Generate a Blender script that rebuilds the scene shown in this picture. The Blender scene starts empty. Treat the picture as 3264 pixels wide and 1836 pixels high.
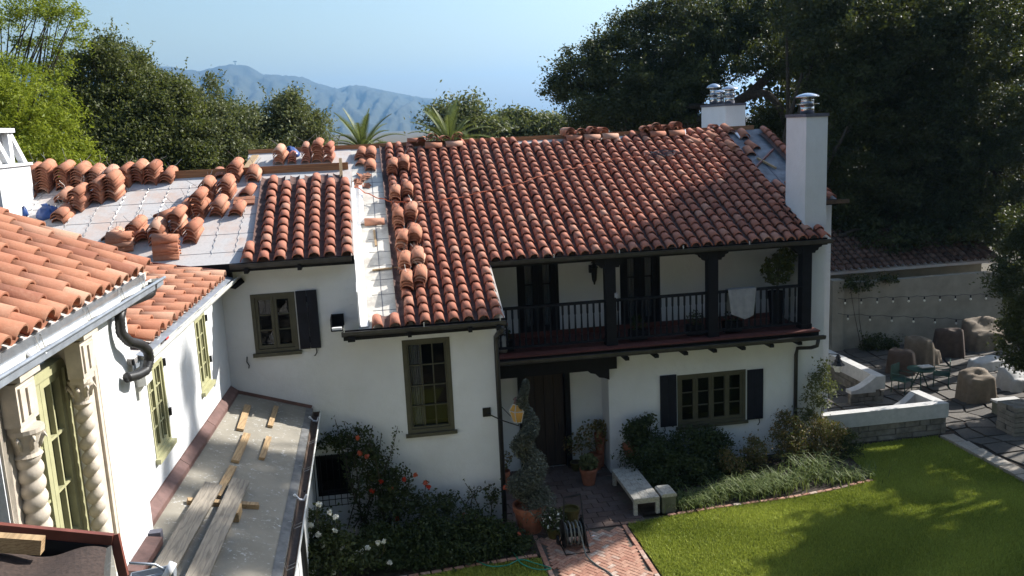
import bpy, math, random
import numpy as np
from mathutils import Vector, Matrix
random.seed(7)
rng = np.random.default_rng(11)
S = bpy.context.scene
COL = S.collection
R_ = math.radians

# ------------------------------------------------------------------ camera, sky, sun, exposure
CAMH = 8.9
F_PX, YAW, PIT, ROL = 2800.0, R_(8.92), R_(10.6), R_(2.66)
fw = Vector((math.sin(YAW) * math.cos(PIT), math.cos(YAW) * math.cos(PIT), -math.sin(PIT)))
rt0 = Vector((math.cos(YAW), -math.sin(YAW), 0)); dn0 = fw.cross(rt0)
rt = rt0 * math.cos(ROL) + dn0 * math.sin(ROL); dn = -rt0 * math.sin(ROL) + dn0 * math.cos(ROL)
cam = bpy.data.cameras.new('camera'); camo = bpy.data.objects.new('camera', cam); COL.objects.link(camo)
camo.matrix_world = Matrix(((rt.x, -dn.x, -fw.x, 0), (rt.y, -dn.y, -fw.y, 0), (rt.z, -dn.z, -fw.z, CAMH), (0, 0, 0, 1)))
cam.sensor_width = 36; cam.lens = 36 * F_PX / 3264; cam.clip_start = 0.1; cam.clip_end = 200000
S.camera = camo

SUN = Vector((1.0, 0.38, 0.76)).normalized()
SUN_EL = math.asin(SUN.z); SUN_AZ = math.atan2(SUN.x, SUN.y)
W = bpy.data.worlds.new('World'); S.world = W; W.use_nodes = True
nt = W.node_tree; nt.nodes.clear()
sky = nt.nodes.new('ShaderNodeTexSky'); sky.sky_type = 'NISHITA'; sky.sun_disc = False
sky.sun_elevation = SUN_EL; sky.sun_rotation = SUN_AZ
sky.altitude = 100; sky.air_density = 1.5; sky.dust_density = 2.0; sky.ozone_density = 3.5
bg = nt.nodes.new('ShaderNodeBackground'); bg.inputs[1].default_value = 0.092
wo = nt.nodes.new('ShaderNodeOutputWorld')
nt.links.new(sky.outputs[0], bg.inputs[0]); nt.links.new(bg.outputs[0], wo.inputs[0])
sl = bpy.data.lights.new('sun', 'SUN'); sl.energy = 5.0; sl.angle = R_(0.53); sl.color = (1.0, 0.96, 0.90)
so = bpy.data.objects.new('sun', sl); COL.objects.link(so)
so.rotation_euler = SUN.to_track_quat('Z', 'Y').to_euler(); so.location = (30, 12, 40)
S.view_settings.view_transform = 'Standard'; S.view_settings.look = 'None'
S.view_settings.exposure = 1.05; S.view_settings.gamma = 1.0; S.view_settings.use_curve_mapping = False
S.render.engine = 'CYCLES'
S.cycles.use_denoising = True
S.cycles.max_bounces = 6; S.cycles.diffuse_bounces = 2; S.cycles.transparent_max_bounces = 12; S.cycles.volume_bounces = 0
S.cycles.volume_step_rate = 4

# ------------------------------------------------------------------ helpers
CPOS = Vector((0, 0, CAMH))
def ray(x, y):                        # direction through a point of the 2576 px wide view
    k = 3264 / 2576
    return rt * ((x * k - 1632) / F_PX) + dn * ((y * k - 918) / F_PX) + fw
def at(x, y, X=None, Y=None, Z=None, pl=None):
    d = ray(x, y)
    if Y is not None: t = Y / d.y
    elif X is not None: t = X / d.x
    elif Z is not None: t = (Z - CAMH) / d.z
    else:
        n = Vector(pl[:3]); t = (pl[3] - n.dot(CPOS)) / n.dot(d)
    return CPOS + d * t
V3 = lambda *a: Vector(a)

MATS = {}
def new_mat(name):
    m = bpy.data.materials.new(name); m.use_nodes = True; MATS[name] = m
    n = m.node_tree.nodes; return m, m.node_tree, n['Principled BSDF'], n['Material Output']
def N(t, kind, **kw):
    n = t.nodes.new(kind)
    for k, v in kw.items():
        if k.startswith('i_'): n.inputs[int(k[2:]) if k[2:].isdigit() else k[2:].replace('_', ' ')].default_value = v
        else: setattr(n, k, v)
    return n
def coord(t, scale=1.0, obj=False):
    c = N(t, 'ShaderNodeTexCoord' if obj else 'ShaderNodeNewGeometry')
    out = c.outputs['Object'] if obj else c.outputs['Position']
    return out
def noise(t, vec, scale, detail=4, rough=0.6):
    n = N(t, 'ShaderNodeTexNoise'); n.inputs['Scale'].default_value = scale; n.inputs['Detail'].default_value = detail
    n.inputs['Roughness'].default_value = rough; t.links.new(vec, n.inputs['Vector']); return n.outputs['Fac']
def ramp(t, fac, stops):
    r = N(t, 'ShaderNodeValToRGB'); e = r.color_ramp.elements
    while len(e) < len(stops): e.new(0.5)
    for i, (p, c) in enumerate(stops): e[i].position = p; e[i].color = (*c, 1) if len(c) == 3 else c
    t.links.new(fac, r.inputs[0]); return r.outputs[0]
def mixc(t, fac, a, b, mode='MIX'):
    m = N(t, 'ShaderNodeMix', data_type='RGBA', blend_type=mode)
    for s, v in ((0, fac), (6, a), (7, b)):
        if isinstance(v, (int, float)): m.inputs[s].default_value = v
        elif isinstance(v, tuple): m.inputs[s].default_value = (*v, 1)
        else: t.links.new(v, m.inputs[s])
    return m.outputs[2]
def bump(t, p, h, strength=0.3, dist=0.02):
    b = N(t, 'ShaderNodeBump'); b.inputs['Strength'].default_value = strength; b.inputs['Distance'].default_value = dist
    t.links.new(h, b.inputs['Height']); t.links.new(b.outputs[0], p.inputs['Normal'])
def simple(name, col, rough=0.6, metal=0.0, var=0.25, scale=6.0, bmp=0.0, bscale=40, spec=0.4):
    m, t, p, o = new_mat(name)
    c = coord(t)
    f = noise(t, c, scale)
    lo = tuple(x * (1 - var) for x in col); hi = tuple(min(1, x * (1 + var)) for x in col)
    t.links.new(ramp(t, f, [(0.3, lo), (0.7, hi)]), p.inputs['Base Color'])
    p.inputs['Roughness'].default_value = rough; p.inputs['Metallic'].default_value = metal
    p.inputs['Specular IOR Level'].default_value = spec
    if bmp: bump(t, p, noise(t, c, bscale), bmp, 0.01)
    return m

# stucco: hand-floated white plaster with faint scuffs
m, t, p, o = new_mat('stucco'); c = coord(t)
f1 = noise(t, c, 0.9, 5); f2 = noise(t, c, 7, 4); f3 = noise(t, c, 60, 3)
col = mixc(t, ramp(t, f1, [(0.35, (0, 0, 0)), (0.75, (1, 1, 1))]), (0.66, 0.67, 0.68), (0.575, 0.58, 0.58))
mp = N(t, 'ShaderNodeMapping'); mp.inputs['Scale'].default_value = (3, 3, 22); t.links.new(c, mp.inputs[0])
sc = noise(t, mp.outputs[0], 1.2, 6, 0.7)
col = mixc(t, ramp(t, sc, [(0.66, (0, 0, 0)), (0.78, (0.55, 0.55, 0.55))]), col, (0.42, 0.40, 0.37))
t.links.new(col, p.inputs['Base Color']); p.inputs['Roughness'].default_value = 0.9; p.inputs['Specular IOR Level'].default_value = 0.2
ad = N(t, 'ShaderNodeMath', operation='MULTIPLY_ADD'); ad.inputs[1].default_value = 0.35
t.links.new(f3, ad.inputs[0]); t.links.new(f2, ad.inputs[2]); bump(t, p, ad.outputs[0], 0.45, 0.03)
# clay tiles: colour varies tile by tile, with pale bloom and soot
def clay(name, base, pale, dark, obj_rand=True):
    m, t, p, o = new_mat(name); c = coord(t)
    at_ = N(t, 'ShaderNodeAttribute', attribute_name='tint'); oi = N(t, 'ShaderNodeObjectInfo')
    s = N(t, 'ShaderNodeMath', operation='ADD'); t.links.new(at_.outputs['Fac'], s.inputs[0]); t.links.new(oi.outputs['Random'], s.inputs[1])
    fr = N(t, 'ShaderNodeMath', operation='FRACT'); t.links.new(s.outputs[0], fr.inputs[0])
    col = ramp(t, fr.outputs[0], [(0.0, dark), (0.22, base), (0.55, tuple(x * 1.08 for x in base)), (0.8, (base[0] * 0.95, base[1] * 0.86, base[2] * 0.86)), (1.0, pale)])
    n1 = noise(t, c, 5, 5, 0.7); n2 = noise(t, c, 26, 4)
    col = mixc(t, ramp(t, n1, [(0.5, (0, 0, 0)), (0.8, (0.6, 0.6, 0.6))]), col, pale)
    col = mixc(t, ramp(t, n2, [(0.28, (0.25, 0.25, 0.25)), (0.5, (0, 0, 0))]), col, dark)
    t.links.new(col, p.inputs['Base Color']); p.inputs['Roughness'].default_value = 0.85; p.inputs['Specular IOR Level'].default_value = 0.25
    bump(t, p, noise(t, c, 45, 4), 0.35, 0.01); return m
clay('roof_clay', (0.37, 0.145, 0.092), (0.46, 0.24, 0.165), (0.26, 0.098, 0.066))
clay('old_clay', (0.33, 0.145, 0.085), (0.42, 0.25, 0.17), (0.23, 0.09, 0.055))
clay('loose_clay', (0.40, 0.17, 0.10), (0.50, 0.29, 0.20), (0.27, 0.10, 0.055))
clay('shaded_clay', (0.13, 0.075, 0.055), (0.2, 0.13, 0.1), (0.06, 0.035, 0.028))  # neighbour roof clay, tree shade put into its dark colour
simple('shaded_pan_clay', (0.10, 0.055, 0.045), 0.9, var=0.4, scale=9)  # darkened to imitate shade in the gaps between cap columns
# roofing felt
m, t, p, o = new_mat('felt'); c = coord(t)
f1 = noise(t, c, 0.8, 5, 0.7); f2 = noise(t, c, 18, 4)
col = mixc(t, ramp(t, f1, [(0.45, (0, 0, 0)), (0.68, (0.85, 0.85, 0.85))]), (0.50, 0.475, 0.455), (0.50, 0.34, 0.26))
col = mixc(t, ramp(t, f2, [(0.3, (0.5, 0.5, 0.5)), (0.5, (0, 0, 0))]), col, (0.38, 0.36, 0.35))
t.links.new(col, p.inputs['Base Color']); p.inputs['Roughness'].default_value = 0.95; bump(t, p, f2, 0.2, 0.01)
m, t, p, o = new_mat('deck_paper'); c = coord(t)
f1 = noise(t, c, 2.2, 6, 0.7)
t.links.new(ramp(t, f1, [(0.35, (0.38, 0.35, 0.31)), (0.52, (0.55, 0.52, 0.46)), (0.7, (0.60, 0.57, 0.52))]), p.inputs['Base Color']); p.inputs['Roughness'].default_value = 0.95
bump(t, p, noise(t, c, 30), 0.2, 0.01)
# flat roof: grey mineral felt with plaster splashes
m, t, p, o = new_mat('mineral_felt'); c = coord(t)
f1 = noise(t, c, 1.6, 5); f2 = noise(t, c, 14, 6, 0.75); f3 = noise(t, c, 3.0, 4)
col = mixc(t, f1, (0.135, 0.125, 0.10), (0.32, 0.29, 0.235))
mk = N(t, 'ShaderNodeMath', operation='MULTIPLY'); t.links.new(ramp(t, f2, [(0.56, (0, 0, 0)), (0.63, (1, 1, 1))]), mk.inputs[0]); t.links.new(ramp(t, f3, [(0.42, (0, 0, 0)), (0.58, (1, 1, 1))]), mk.inputs[1])
col = mixc(t, mk.outputs[0], col, (0.45, 0.45, 0.43))
t.links.new(col, p.inputs['Base Color']); p.inputs['Roughness'].default_value = 0.9; bump(t, p, noise(t, c, 90), 0.3, 0.005)
def wood(name, a, b, axis=1, sc=(26, 2.2, 26), rough=0.75):
    m, t, p, o = new_mat(name); c = coord(t)
    mp = N(t, 'ShaderNodeMapping'); mp.inputs['Scale'].default_value = sc; t.links.new(c, mp.inputs[0])
    f = noise(t, mp.outputs[0], 1.0, 6, 0.65); g = noise(t, c, 2.5, 3)
    w = N(t, 'ShaderNodeTexWave', wave_type='RINGS'); w.inputs['Scale'].default_value = 0.55; w.inputs['Distortion'].default_value = 9; w.inputs['Detail'].default_value = 3
    t.links.new(mp.outputs[0], w.inputs['Vector'])
    col = ramp(t, f, [(0.3, a), (0.7, b)])
    col = mixc(t, ramp(t, w.outputs['Fac'], [(0.0, (0.5, 0.5, 0.5)), (0.35, (0, 0, 0))]), col, tuple(x * 0.55 for x in a))
    t.links.new(col, p.inputs['Base Color']); p.inputs['Roughness'].default_value = rough; bump(t, p, f, 0.25, 0.01)
wood('plank_wood', (0.17, 0.145, 0.115), (0.31, 0.27, 0.215))
wood('lumber', (0.30, 0.19, 0.095), (0.44, 0.31, 0.165))
wood('ridge_wood', (0.30, 0.13, 0.055), (0.42, 0.20, 0.085), sc=(2.2, 26, 26))
wood('bench_wood', (0.30, 0.285, 0.25), (0.46, 0.44, 0.39))
wood('door_wood', (0.018, 0.011, 0.008), (0.045, 0.028, 0.018), sc=(26, 26, 2))
simple('dark_timber', (0.008, 0.008, 0.010), 0.65, var=0.4, spec=0.2)
simple('shutter_paint', (0.009, 0.010, 0.017), 0.6, var=0.3, spec=0.2)
simple('olive_paint', (0.062, 0.058, 0.036), 0.55, var=0.15)
simple('sage_paint', (0.36, 0.35, 0.20), 0.5, var=0.12)
simple('cast_stone', (0.50, 0.44, 0.36), 0.85, var=0.15, bmp=0.2)
simple('iron', (0.012, 0.012, 0.013), 0.5, metal=0.3)
simple('gutter_brown', (0.055, 0.052, 0.05), 0.45, metal=0.2, var=0.3)
simple('gutter_grey', (0.30, 0.33, 0.37), 0.4, metal=0.4, var=0.2)
simple('gutter_pale', (0.62, 0.62, 0.58), 0.5, metal=0.2, var=0.15)
simple('gutter_rust', (0.11, 0.075, 0.055), 0.6, metal=0.2, var=0.4)
simple('drip_grey', (0.12, 0.12, 0.118), 0.6, var=0.4)
simple('steel', (0.55, 0.56, 0.58), 0.22, metal=0.95, var=0.1)
simple('lead_cap', (0.10, 0.10, 0.125), 0.55, metal=0.3)
simple('red_flash', (0.13, 0.072, 0.062), 0.6, var=0.3)
simple('red_metal', (0.16, 0.05, 0.035), 0.5, var=0.25)
simple('brown_felt', (0.045, 0.03, 0.024), 0.9, var=0.4, scale=30, bmp=0.4)
simple('white_flash', (0.78, 0.77, 0.75), 0.5, var=0.08)
simple('black_pipe', (0.028, 0.027, 0.027), 0.4, var=0.2)
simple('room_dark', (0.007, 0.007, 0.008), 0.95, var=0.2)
simple('curtain', (0.22, 0.22, 0.235), 0.9, var=0.2, scale=30)
simple('rail_paint', (0.007, 0.008, 0.012), 0.6, var=0.3, spec=0.2)
simple('floor_red', (0.12, 0.035, 0.026), 0.7, var=0.3)
simple('terracotta', (0.28, 0.10, 0.055), 0.8, var=0.3)
simple('glazed_green', (0.075, 0.065, 0.02), 0.3, var=0.4)
simple('soil', (0.045, 0.032, 0.022), 0.95, var=0.5, scale=14, bmp=0.6)
simple('ground_earth', (0.085, 0.07, 0.045), 0.95, var=0.4, scale=2, bmp=0.4)
simple('grass_sheet', (0.24, 0.26, 0.045), 0.9, var=0.65, scale=22, bmp=0.8, bscale=120)
simple('mortar', (0.10, 0.082, 0.065), 0.95, var=0.3)
simple('wire', (0.45, 0.44, 0.42), 0.4, metal=0.6)
simple('cord_orange', (0.48, 0.12, 0.05), 0.7)
simple('cord_dark', (0.05, 0.045, 0.06), 0.7)
simple('slate_felt', (0.17, 0.175, 0.19), 0.95, var=0.35, scale=3)
simple('hose_green', (0.02, 0.19, 0.12), 0.4)
simple('hose_grey', (0.12, 0.13, 0.12), 0.45)
simple('plaster_cap', (0.44, 0.43, 0.41), 0.9, var=0.12, bmp=0.2)
simple('patio_stone', (0.20, 0.175, 0.145), 0.9, var=0.35, scale=4, bmp=0.4)
simple('wall_stone', (0.16, 0.145, 0.12), 0.9, var=0.35, scale=5, bmp=0.4)
simple('garden_plaster', (0.27, 0.245, 0.195), 0.9, var=0.2, scale=1.5, bmp=0.3)
simple('cover_tan', (0.15, 0.115, 0.08), 0.85, var=0.2)
simple('cover_brown', (0.07, 0.048, 0.036), 0.85, var=0.25)
simple('cover_white', (0.40, 0.39, 0.37), 0.85, var=0.1)
simple('chair_green', (0.02, 0.06, 0.045), 0.5)
simple('blue_plastic', (0.03, 0.07, 0.22), 0.35)
simple('white_plastic', (0.75, 0.76, 0.78), 0.4, var=0.05)
simple('red_plastic', (0.5, 0.03, 0.03), 0.5)
simple('bulb', (0.7, 0.66, 0.55), 0.2)
simple('cloth_grey', (0.26, 0.26, 0.275), 0.95, var=0.15)
simple('bark', (0.06, 0.048, 0.036), 0.95, var=0.4, scale=12, bmp=0.5)
simple('olive_box', (0.10, 0.105, 0.075), 0.6, var=0.2)
# bricks and pavers: colour per piece
def pieces_mat(name, cols, rough=0.9):
    m, t, p, o = new_mat(name); c = coord(t)
    oi = N(t, 'ShaderNodeObjectInfo'); at_ = N(t, 'ShaderNodeAttribute', attribute_name='tint')
    s = N(t, 'ShaderNodeMath', operation='ADD'); t.links.new(at_.outputs['Fac'], s.inputs[0]); t.links.new(oi.outputs['Random'], s.inputs[1])
    fr = N(t, 'ShaderNodeMath', operation='FRACT'); t.links.new(s.outputs[0], fr.inputs[0])
    col = ramp(t, fr.outputs[0], [(i / (len(cols) - 1), q) for i, q in enumerate(cols)])
    n1 = noise(t, c, 16, 5, 0.7)
    col = mixc(t, ramp(t, n1, [(0.35, (0.55, 0.55, 0.55)), (0.6, (0, 0, 0))]), col, tuple(x * 0.55 for x in cols[0]))
    t.links.new(col, p.inputs['Base Color']); p.inputs['Roughness'].default_value = rough; bump(t, p, noise(t, c, 60), 0.4, 0.006)
pieces_mat('walk_brick', [(0.33, 0.15, 0.10), (0.42, 0.22, 0.15), (0.46, 0.27, 0.19), (0.38, 0.19, 0.13), (0.55, 0.46, 0.38)])
pieces_mat('paver', [(0.09, 0.058, 0.048), (0.12, 0.078, 0.064), (0.105, 0.075, 0.068), (0.14, 0.10, 0.082)])
pieces_mat('flagstone', [(0.06, 0.053, 0.045), (0.09, 0.078, 0.065), (0.12, 0.105, 0.088), (0.075, 0.065, 0.055)])
pieces_mat('kerb_stone', [(0.30, 0.26, 0.21), (0.38, 0.34, 0.28), (0.33, 0.28, 0.22)])
# glass: mostly reflective over a dark room
m, t, p, o = new_mat('glass')
p.inputs['Base Color'].default_value = (0.01, 0.012, 0.014, 1); p.inputs['Roughness'].default_value = 0.03
tr = N(t, 'ShaderNodeBsdfTransparent'); tr.inputs[0].default_value = (0.75, 0.78, 0.78, 1)
gl = N(t, 'ShaderNodeBsdfGlossy'); gl.inputs['Roughness'].default_value = 0.02
fn = N(t, 'ShaderNodeFresnel'); fn.inputs[0].default_value = 1.36
mx = N(t, 'ShaderNodeMixShader'); t.links.new(fn.outputs[0], mx.inputs[0]); t.links.new(tr.outputs[0], mx.inputs[1]); t.links.new(gl.outputs[0], mx.inputs[2])
t.links.new(mx.outputs[0], o.inputs['Surface'])
m, t, p, o = new_mat('amber_glass')
p.inputs['Base Color'].default_value = (0.42, 0.23, 0.05, 1); p.inputs['Roughness'].default_value = 0.25
# leaves
def leafmat(name, a, b, trans=0.35, spec=0.25, rough=0.55):
    m, t, p, o = new_mat(name)
    at_ = N(t, 'ShaderNodeAttribute', attribute_name='tint')
    col = ramp(t, at_.outputs['Fac'], [(0.0, a), (1.0, b)])
    t.links.new(col, p.inputs['Base Color']); p.inputs['Roughness'].default_value = rough; p.inputs['Specular IOR Level'].default_value = spec
    tl = N(t, 'ShaderNodeBsdfTranslucent'); t.links.new(mixc(t, 0.5, col, (0.16, 0.19, 0.02)), tl.inputs[0])
    mx = N(t, 'ShaderNodeMixShader'); mx.inputs[0].default_value = trans
    t.links.new(p.outputs[0], mx.inputs[1]); t.links.new(tl.outputs[0], mx.inputs[2]); t.links.new(mx.outputs[0], o.inputs['Surface'])
leafmat('leaf_oak', (0.045, 0.06, 0.02), (0.14, 0.15, 0.05))
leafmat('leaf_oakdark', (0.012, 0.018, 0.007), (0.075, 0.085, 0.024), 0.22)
leafmat('leaf_bright', (0.12, 0.17, 0.012), (0.32, 0.36, 0.03), 0.45)
leafmat('leaf_palm', (0.08, 0.11, 0.03), (0.24, 0.26, 0.09), 0.25)
leafmat('leaf_shrub', (0.015, 0.028, 0.01), (0.05, 0.07, 0.025), 0.25)
leafmat('leaf_rose', (0.02, 0.035, 0.014), (0.06, 0.075, 0.03), 0.3)
leafmat('leaf_nandina', (0.05, 0.085, 0.02), (0.24, 0.15, 0.07), 0.3)
leafmat('leaf_cypress', (0.07, 0.08, 0.06), (0.15, 0.16, 0.125), 0.1)
leafmat('leaf_strap', (0.05, 0.09, 0.02), (0.22, 0.26, 0.09), 0.3)
leafmat('leaf_grey', (0.07, 0.085, 0.035), (0.17, 0.18, 0.08), 0.3)
leafmat('grass_blade', (0.13, 0.18, 0.022), (0.56, 0.60, 0.12), 0.3)
leafmat('petal_white', (0.62, 0.62, 0.55), (0.80, 0.80, 0.76), 0.2)
leafmat('petal_orange', (0.55, 0.10, 0.03), (0.65, 0.17, 0.12), 0.3)
leafmat('petal_red', (0.55, 0.03, 0.02), (0.65, 0.08, 0.03), 0.3)
# mountain chaparral
m, t, p, o = new_mat('mountain_scrub'); c = coord(t)
f1 = noise(t, c, 0.004, 8, 0.65); f2 = noise(t, c, 0.03, 6, 0.7)
col = mixc(t, f1, (0.02, 0.03, 0.018), (0.055, 0.055, 0.035))
col = mixc(t, ramp(t, f2, [(0.62, (0, 0, 0)), (0.74, (0.8, 0.8, 0.8))]), col, (0.24, 0.21, 0.16))
t.links.new(col, p.inputs['Base Color']); p.inputs['Roughness'].default_value = 1.0

def root_loc(o):
    while o.parent: o = o.parent
    return o.location.copy()
def link(name, me, mat, parent=None, loc=None):
    o = bpy.data.objects.new(name, me); COL.objects.link(o)
    if mat and not me.materials: me.materials.append(MATS[mat])
    if parent is not None: o.parent = parent
    elif loc is not None: o.location = loc
    return o
def tag(o, label=None, cat=None, group=None, kind=None):
    if label: o['label'] = label
    if cat: o['category'] = cat
    if group: o['group'] = group
    if kind: o['kind'] = kind
    return o
def thing(name, label, cat, loc, group=None):
    o = bpy.data.objects.new(name, None); COL.objects.link(o); o.location = loc; o.empty_display_size = 0.2
    return tag(o, label, cat, group)
ZAX = Vector((0, 0, 1))
class MB:
    def __init__(s): s.v = []; s.f = []
    def add(s, vs, fs):
        k = len(s.v); s.v += [tuple(q) for q in vs]; s.f += [tuple(i + k for i in f) for f in fs]; return s
    def box(s, x0, x1, y0, y1, z0, z1):
        return s.add([(x0, y0, z0), (x1, y0, z0), (x1, y1, z0), (x0, y1, z0), (x0, y0, z1), (x1, y0, z1), (x1, y1, z1), (x0, y1, z1)],
                     [(0, 3, 2, 1), (4, 5, 6, 7), (0, 1, 5, 4), (1, 2, 6, 5), (2, 3, 7, 6), (3, 0, 4, 7)])
    def obox(s, P, u, v, w):          # corner-centred box: P centre of the base, u v w full edge vectors, w up from the base
        P = Vector(P); u = Vector(u); v = Vector(v); w = Vector(w); a = P - u / 2 - v / 2
        return s.add([a, a + u, a + u + v, a + v, a + w, a + u + w, a + u + v + w, a + v + w],
                     [(0, 3, 2, 1), (4, 5, 6, 7), (0, 1, 5, 4), (1, 2, 6, 5), (2, 3, 7, 6), (3, 0, 4, 7)])
    def beam(s, p, q, w, h, up=ZAX):
        p = Vector(p); q = Vector(q); d = q - p; sd = d.cross(up).normalized() * w; u = sd.cross(d).normalized() * h
        return s.obox(p, sd, u, d)
    def prism(s, pts, ext):
        n = len(pts); ext = Vector(ext); a = [Vector(q) for q in pts]; b = [q + ext for q in a]
        return s.add(a + b, [tuple(range(n))[::-1], tuple(range(n, 2 * n))] + [(i, (i + 1) % n, n + (i + 1) % n, n + i) for i in range(n)])
    def sheet(s, pts): return s.add(pts, [tuple(range(len(pts)))])
    def tube(s, pts, r, seg=8, cap=True):
        pts = [Vector(q) for q in pts]; n = len(pts); rr = r if isinstance(r, (list, tuple)) else [r] * n
        k0 = len(s.v); prev = None
        for i in range(n):
            d = (pts[min(i + 1, n - 1)] - pts[max(i - 1, 0)]).normalized()
            if prev is None:
                a = d.cross(ZAX if abs(d.z) < 0.9 else Vector((1, 0, 0))).normalized()
            else: a = (prev - d * prev.dot(d)).normalized()
            prev = a; b = d.cross(a)
            for j in range(seg):
                th = 2 * math.pi * j / seg; s.v.append(tuple(pts[i] + (a * math.cos(th) + b * math.sin(th)) * rr[i]))
        for i in range(n - 1):
            for j in range(seg):
                s.f.append((k0 + i * seg + j, k0 + i * seg + (j + 1) % seg, k0 + (i + 1) * seg + (j + 1) % seg, k0 + (i + 1) * seg + j))
        if cap:
            s.f.append(tuple(range(k0, k0 + seg))[::-1]); s.f.append(tuple(range(k0 + (n - 1) * seg, k0 + n * seg)))
        return s
    def lathe(s, c, prof, seg=12, sq=None):
        c = Vector(c); k0 = len(s.v); n = len(prof)
        for r, z in prof:
            for j in range(seg):
                th = 2 * math.pi * j / seg; s.v.append((c.x + r * math.cos(th), c.y + r * math.sin(th), c.z + z))
        for i in range(n - 1):
            for j in range(seg): s.f.append((k0 + i * seg + j, k0 + i * seg + (j + 1) % seg, k0 + (i + 1) * seg + (j + 1) % seg, k0 + (i + 1) * seg + j))
        s.f.append(tuple(range(k0, k0 + seg))[::-1]); s.f.append(tuple(range(k0 + (n - 1) * seg, k0 + n * seg))); return s
    def build(s, name, mat, parent=None, loc=None, smooth=False):
        L = root_loc(parent) if parent is not None else (Vector(loc) if loc is not None else Vector((0, 0, 0)))
        me = bpy.data.meshes.new(name); me.from_pydata([(x - L.x, y - L.y, z - L.z) for x, y, z in s.v], [], s.f)
        if smooth: me.polygons.foreach_set('use_smooth', [True] * len(me.polygons))
        me.update(); return link(name, me, mat, parent, L if parent is None else None)
def np_mesh(name, verts, nper, mat, parent=None, loc=None, tint=None, smooth=False):
    """verts (K*nper,3) as K polygons of nper corners."""
    L = root_loc(parent) if parent is not None else (Vector(loc) if loc is not None else Vector((0, 0, 0)))
    v = np.asarray(verts, dtype=np.float32) - np.array(L[:], dtype=np.float32); n = len(v); k = n // nper
    me = bpy.data.meshes.new(name); me.vertices.add(n); me.vertices.foreach_set('co', v.ravel())
    me.loops.add(n); me.loops.foreach_set('vertex_index', np.arange(n, dtype=np.int32))
    me.polygons.add(k); me.polygons.foreach_set('loop_start', np.arange(0, n, nper, dtype=np.int32))
    try: me.polygons.foreach_set('loop_total', np.full(k, nper, dtype=np.int32))
    except Exception: pass
    if tint is not None:
        a = me.attributes.new('tint', 'FLOAT', 'FACE'); a.data.foreach_set('value', np.asarray(tint, dtype=np.float32))
    me.update(); me.validate()
    return link(name, me, mat, parent, L if parent is None else None)
def leaves(pts, size, name, mat, parent=None, loc=None, up=0.3, asp=0.55, tint=None, var=0.4, dirs=None):
    """a scatter of small kite-shaped leaves"""
    pts = np.asarray(pts); n = len(pts)
    nrm = rng.normal(size=(n, 3)); nrm[:, 2] += up * 2; nrm /= np.linalg.norm(nrm, axis=1, keepdims=True)
    a = rng.normal(size=(n, 3)) if dirs is None else np.asarray(dirs) + rng.normal(size=(n, 3)) * 0.35
    a -= nrm * (a * nrm).sum(1, keepdims=True); a /= np.linalg.norm(a, axis=1, keepdims=True) + 1e-9
    b = np.cross(nrm, a); sz = size * (1 + var * (rng.random((n, 1)) * 2 - 1))
    q = np.stack([pts - a * sz, pts + b * sz * asp - a * sz * 0.1 + nrm * sz * .12, pts + a * sz, pts - b * sz * asp - a * sz * .1 + nrm * sz * .12], 1).reshape(-1, 3)
    if tint is None: tint = rng.random(n)
    return np_mesh(name, q, 4, mat, parent, loc, tint)

# ------------------------------------------------------------------ ground, lawn, hills, air
tag(MB().sheet([(-400, -60, -.05), (400, -60, -.05), (400, 900, -.05), (-400, 900, -.05)]).build('ground', 'ground_earth'), kind='structure')
tag(MB().sheet([(-6000, 900, -.4), (6000, 900, -.4), (6000, 9000, -.4), (-6000, 9000, -.4)]).build('valley_floor', 'ground_earth'), kind='structure')
LAWN_R = [(5.14, 8), (14.72, 8), (14.72, 20.6), (11.9, 20.55), (11.5, 18.35), (10.3, 18.1), (9.26, 17.96), (7.28, 17.88), (6.2, 17.8), (5.14, 17.66)]
LAWN_L = [(-1.2, 8), (2.93, 8), (2.93, 16.62), (1.6, 16.6), (0.2, 16.45), (-1.2, 16.4)]
def inside(poly, x, y):
    r = np.zeros(len(x), bool); n = len(poly)
    for i in range(n):
        (x0, y0), (x1, y1) = poly[i], poly[(i + 1) % n]
        c = ((y0 > y) != (y1 > y)) & (x < (x1 - x0) * (y - y0) / ((y1 - y0) or 1e-9) + x0); r ^= c
    return r
for poly in (LAWN_R, LAWN_L):
    tag(MB().sheet([(x, y, 0) for x, y in poly]).build('lawn', 'grass_sheet'), kind='structure')
def blades(poly, n):
    xs = np.array([p[0] for p in poly]); ys = np.array([p[1] for p in poly])
    x = rng.uniform(xs.min(), xs.max(), n); y = rng.uniform(max(ys.min(), 13.6), ys.max(), n); k = inside(poly, x, y); x, y = x[k], y[k]; n = len(x)
    th = rng.uniform(0, 6.28, n); h = rng.uniform(.03, .085, n); w = rng.uniform(.007, .017, n); l = rng.normal(0, .025, (n, 2))
    c, s = np.cos(th) * w, np.sin(th) * w; z = np.zeros(n) + .002
    v = np.stack([np.stack([x - c, y - s, z], 1), np.stack([x + c, y + s, z], 1), np.stack([x + l[:, 0], y + l[:, 1], h], 1)], 1).reshape(-1, 3)
    patch = .5 + .5 * np.sin(x * 1.3 + np.sin(y * 1.1) * 2) * np.cos(y * .9)
    return v, np.clip(.55 * rng.random(n) + .45 * patch, 0, 1)
gv, gt = zip(*(blades(p, n) for p, n in ((LAWN_R, 330000), (LAWN_L, 50000))))
tag(np_mesh('grass', np.concatenate(gv), 3, 'grass_blade', tint=np.concatenate(gt)), kind='stuff')
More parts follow.
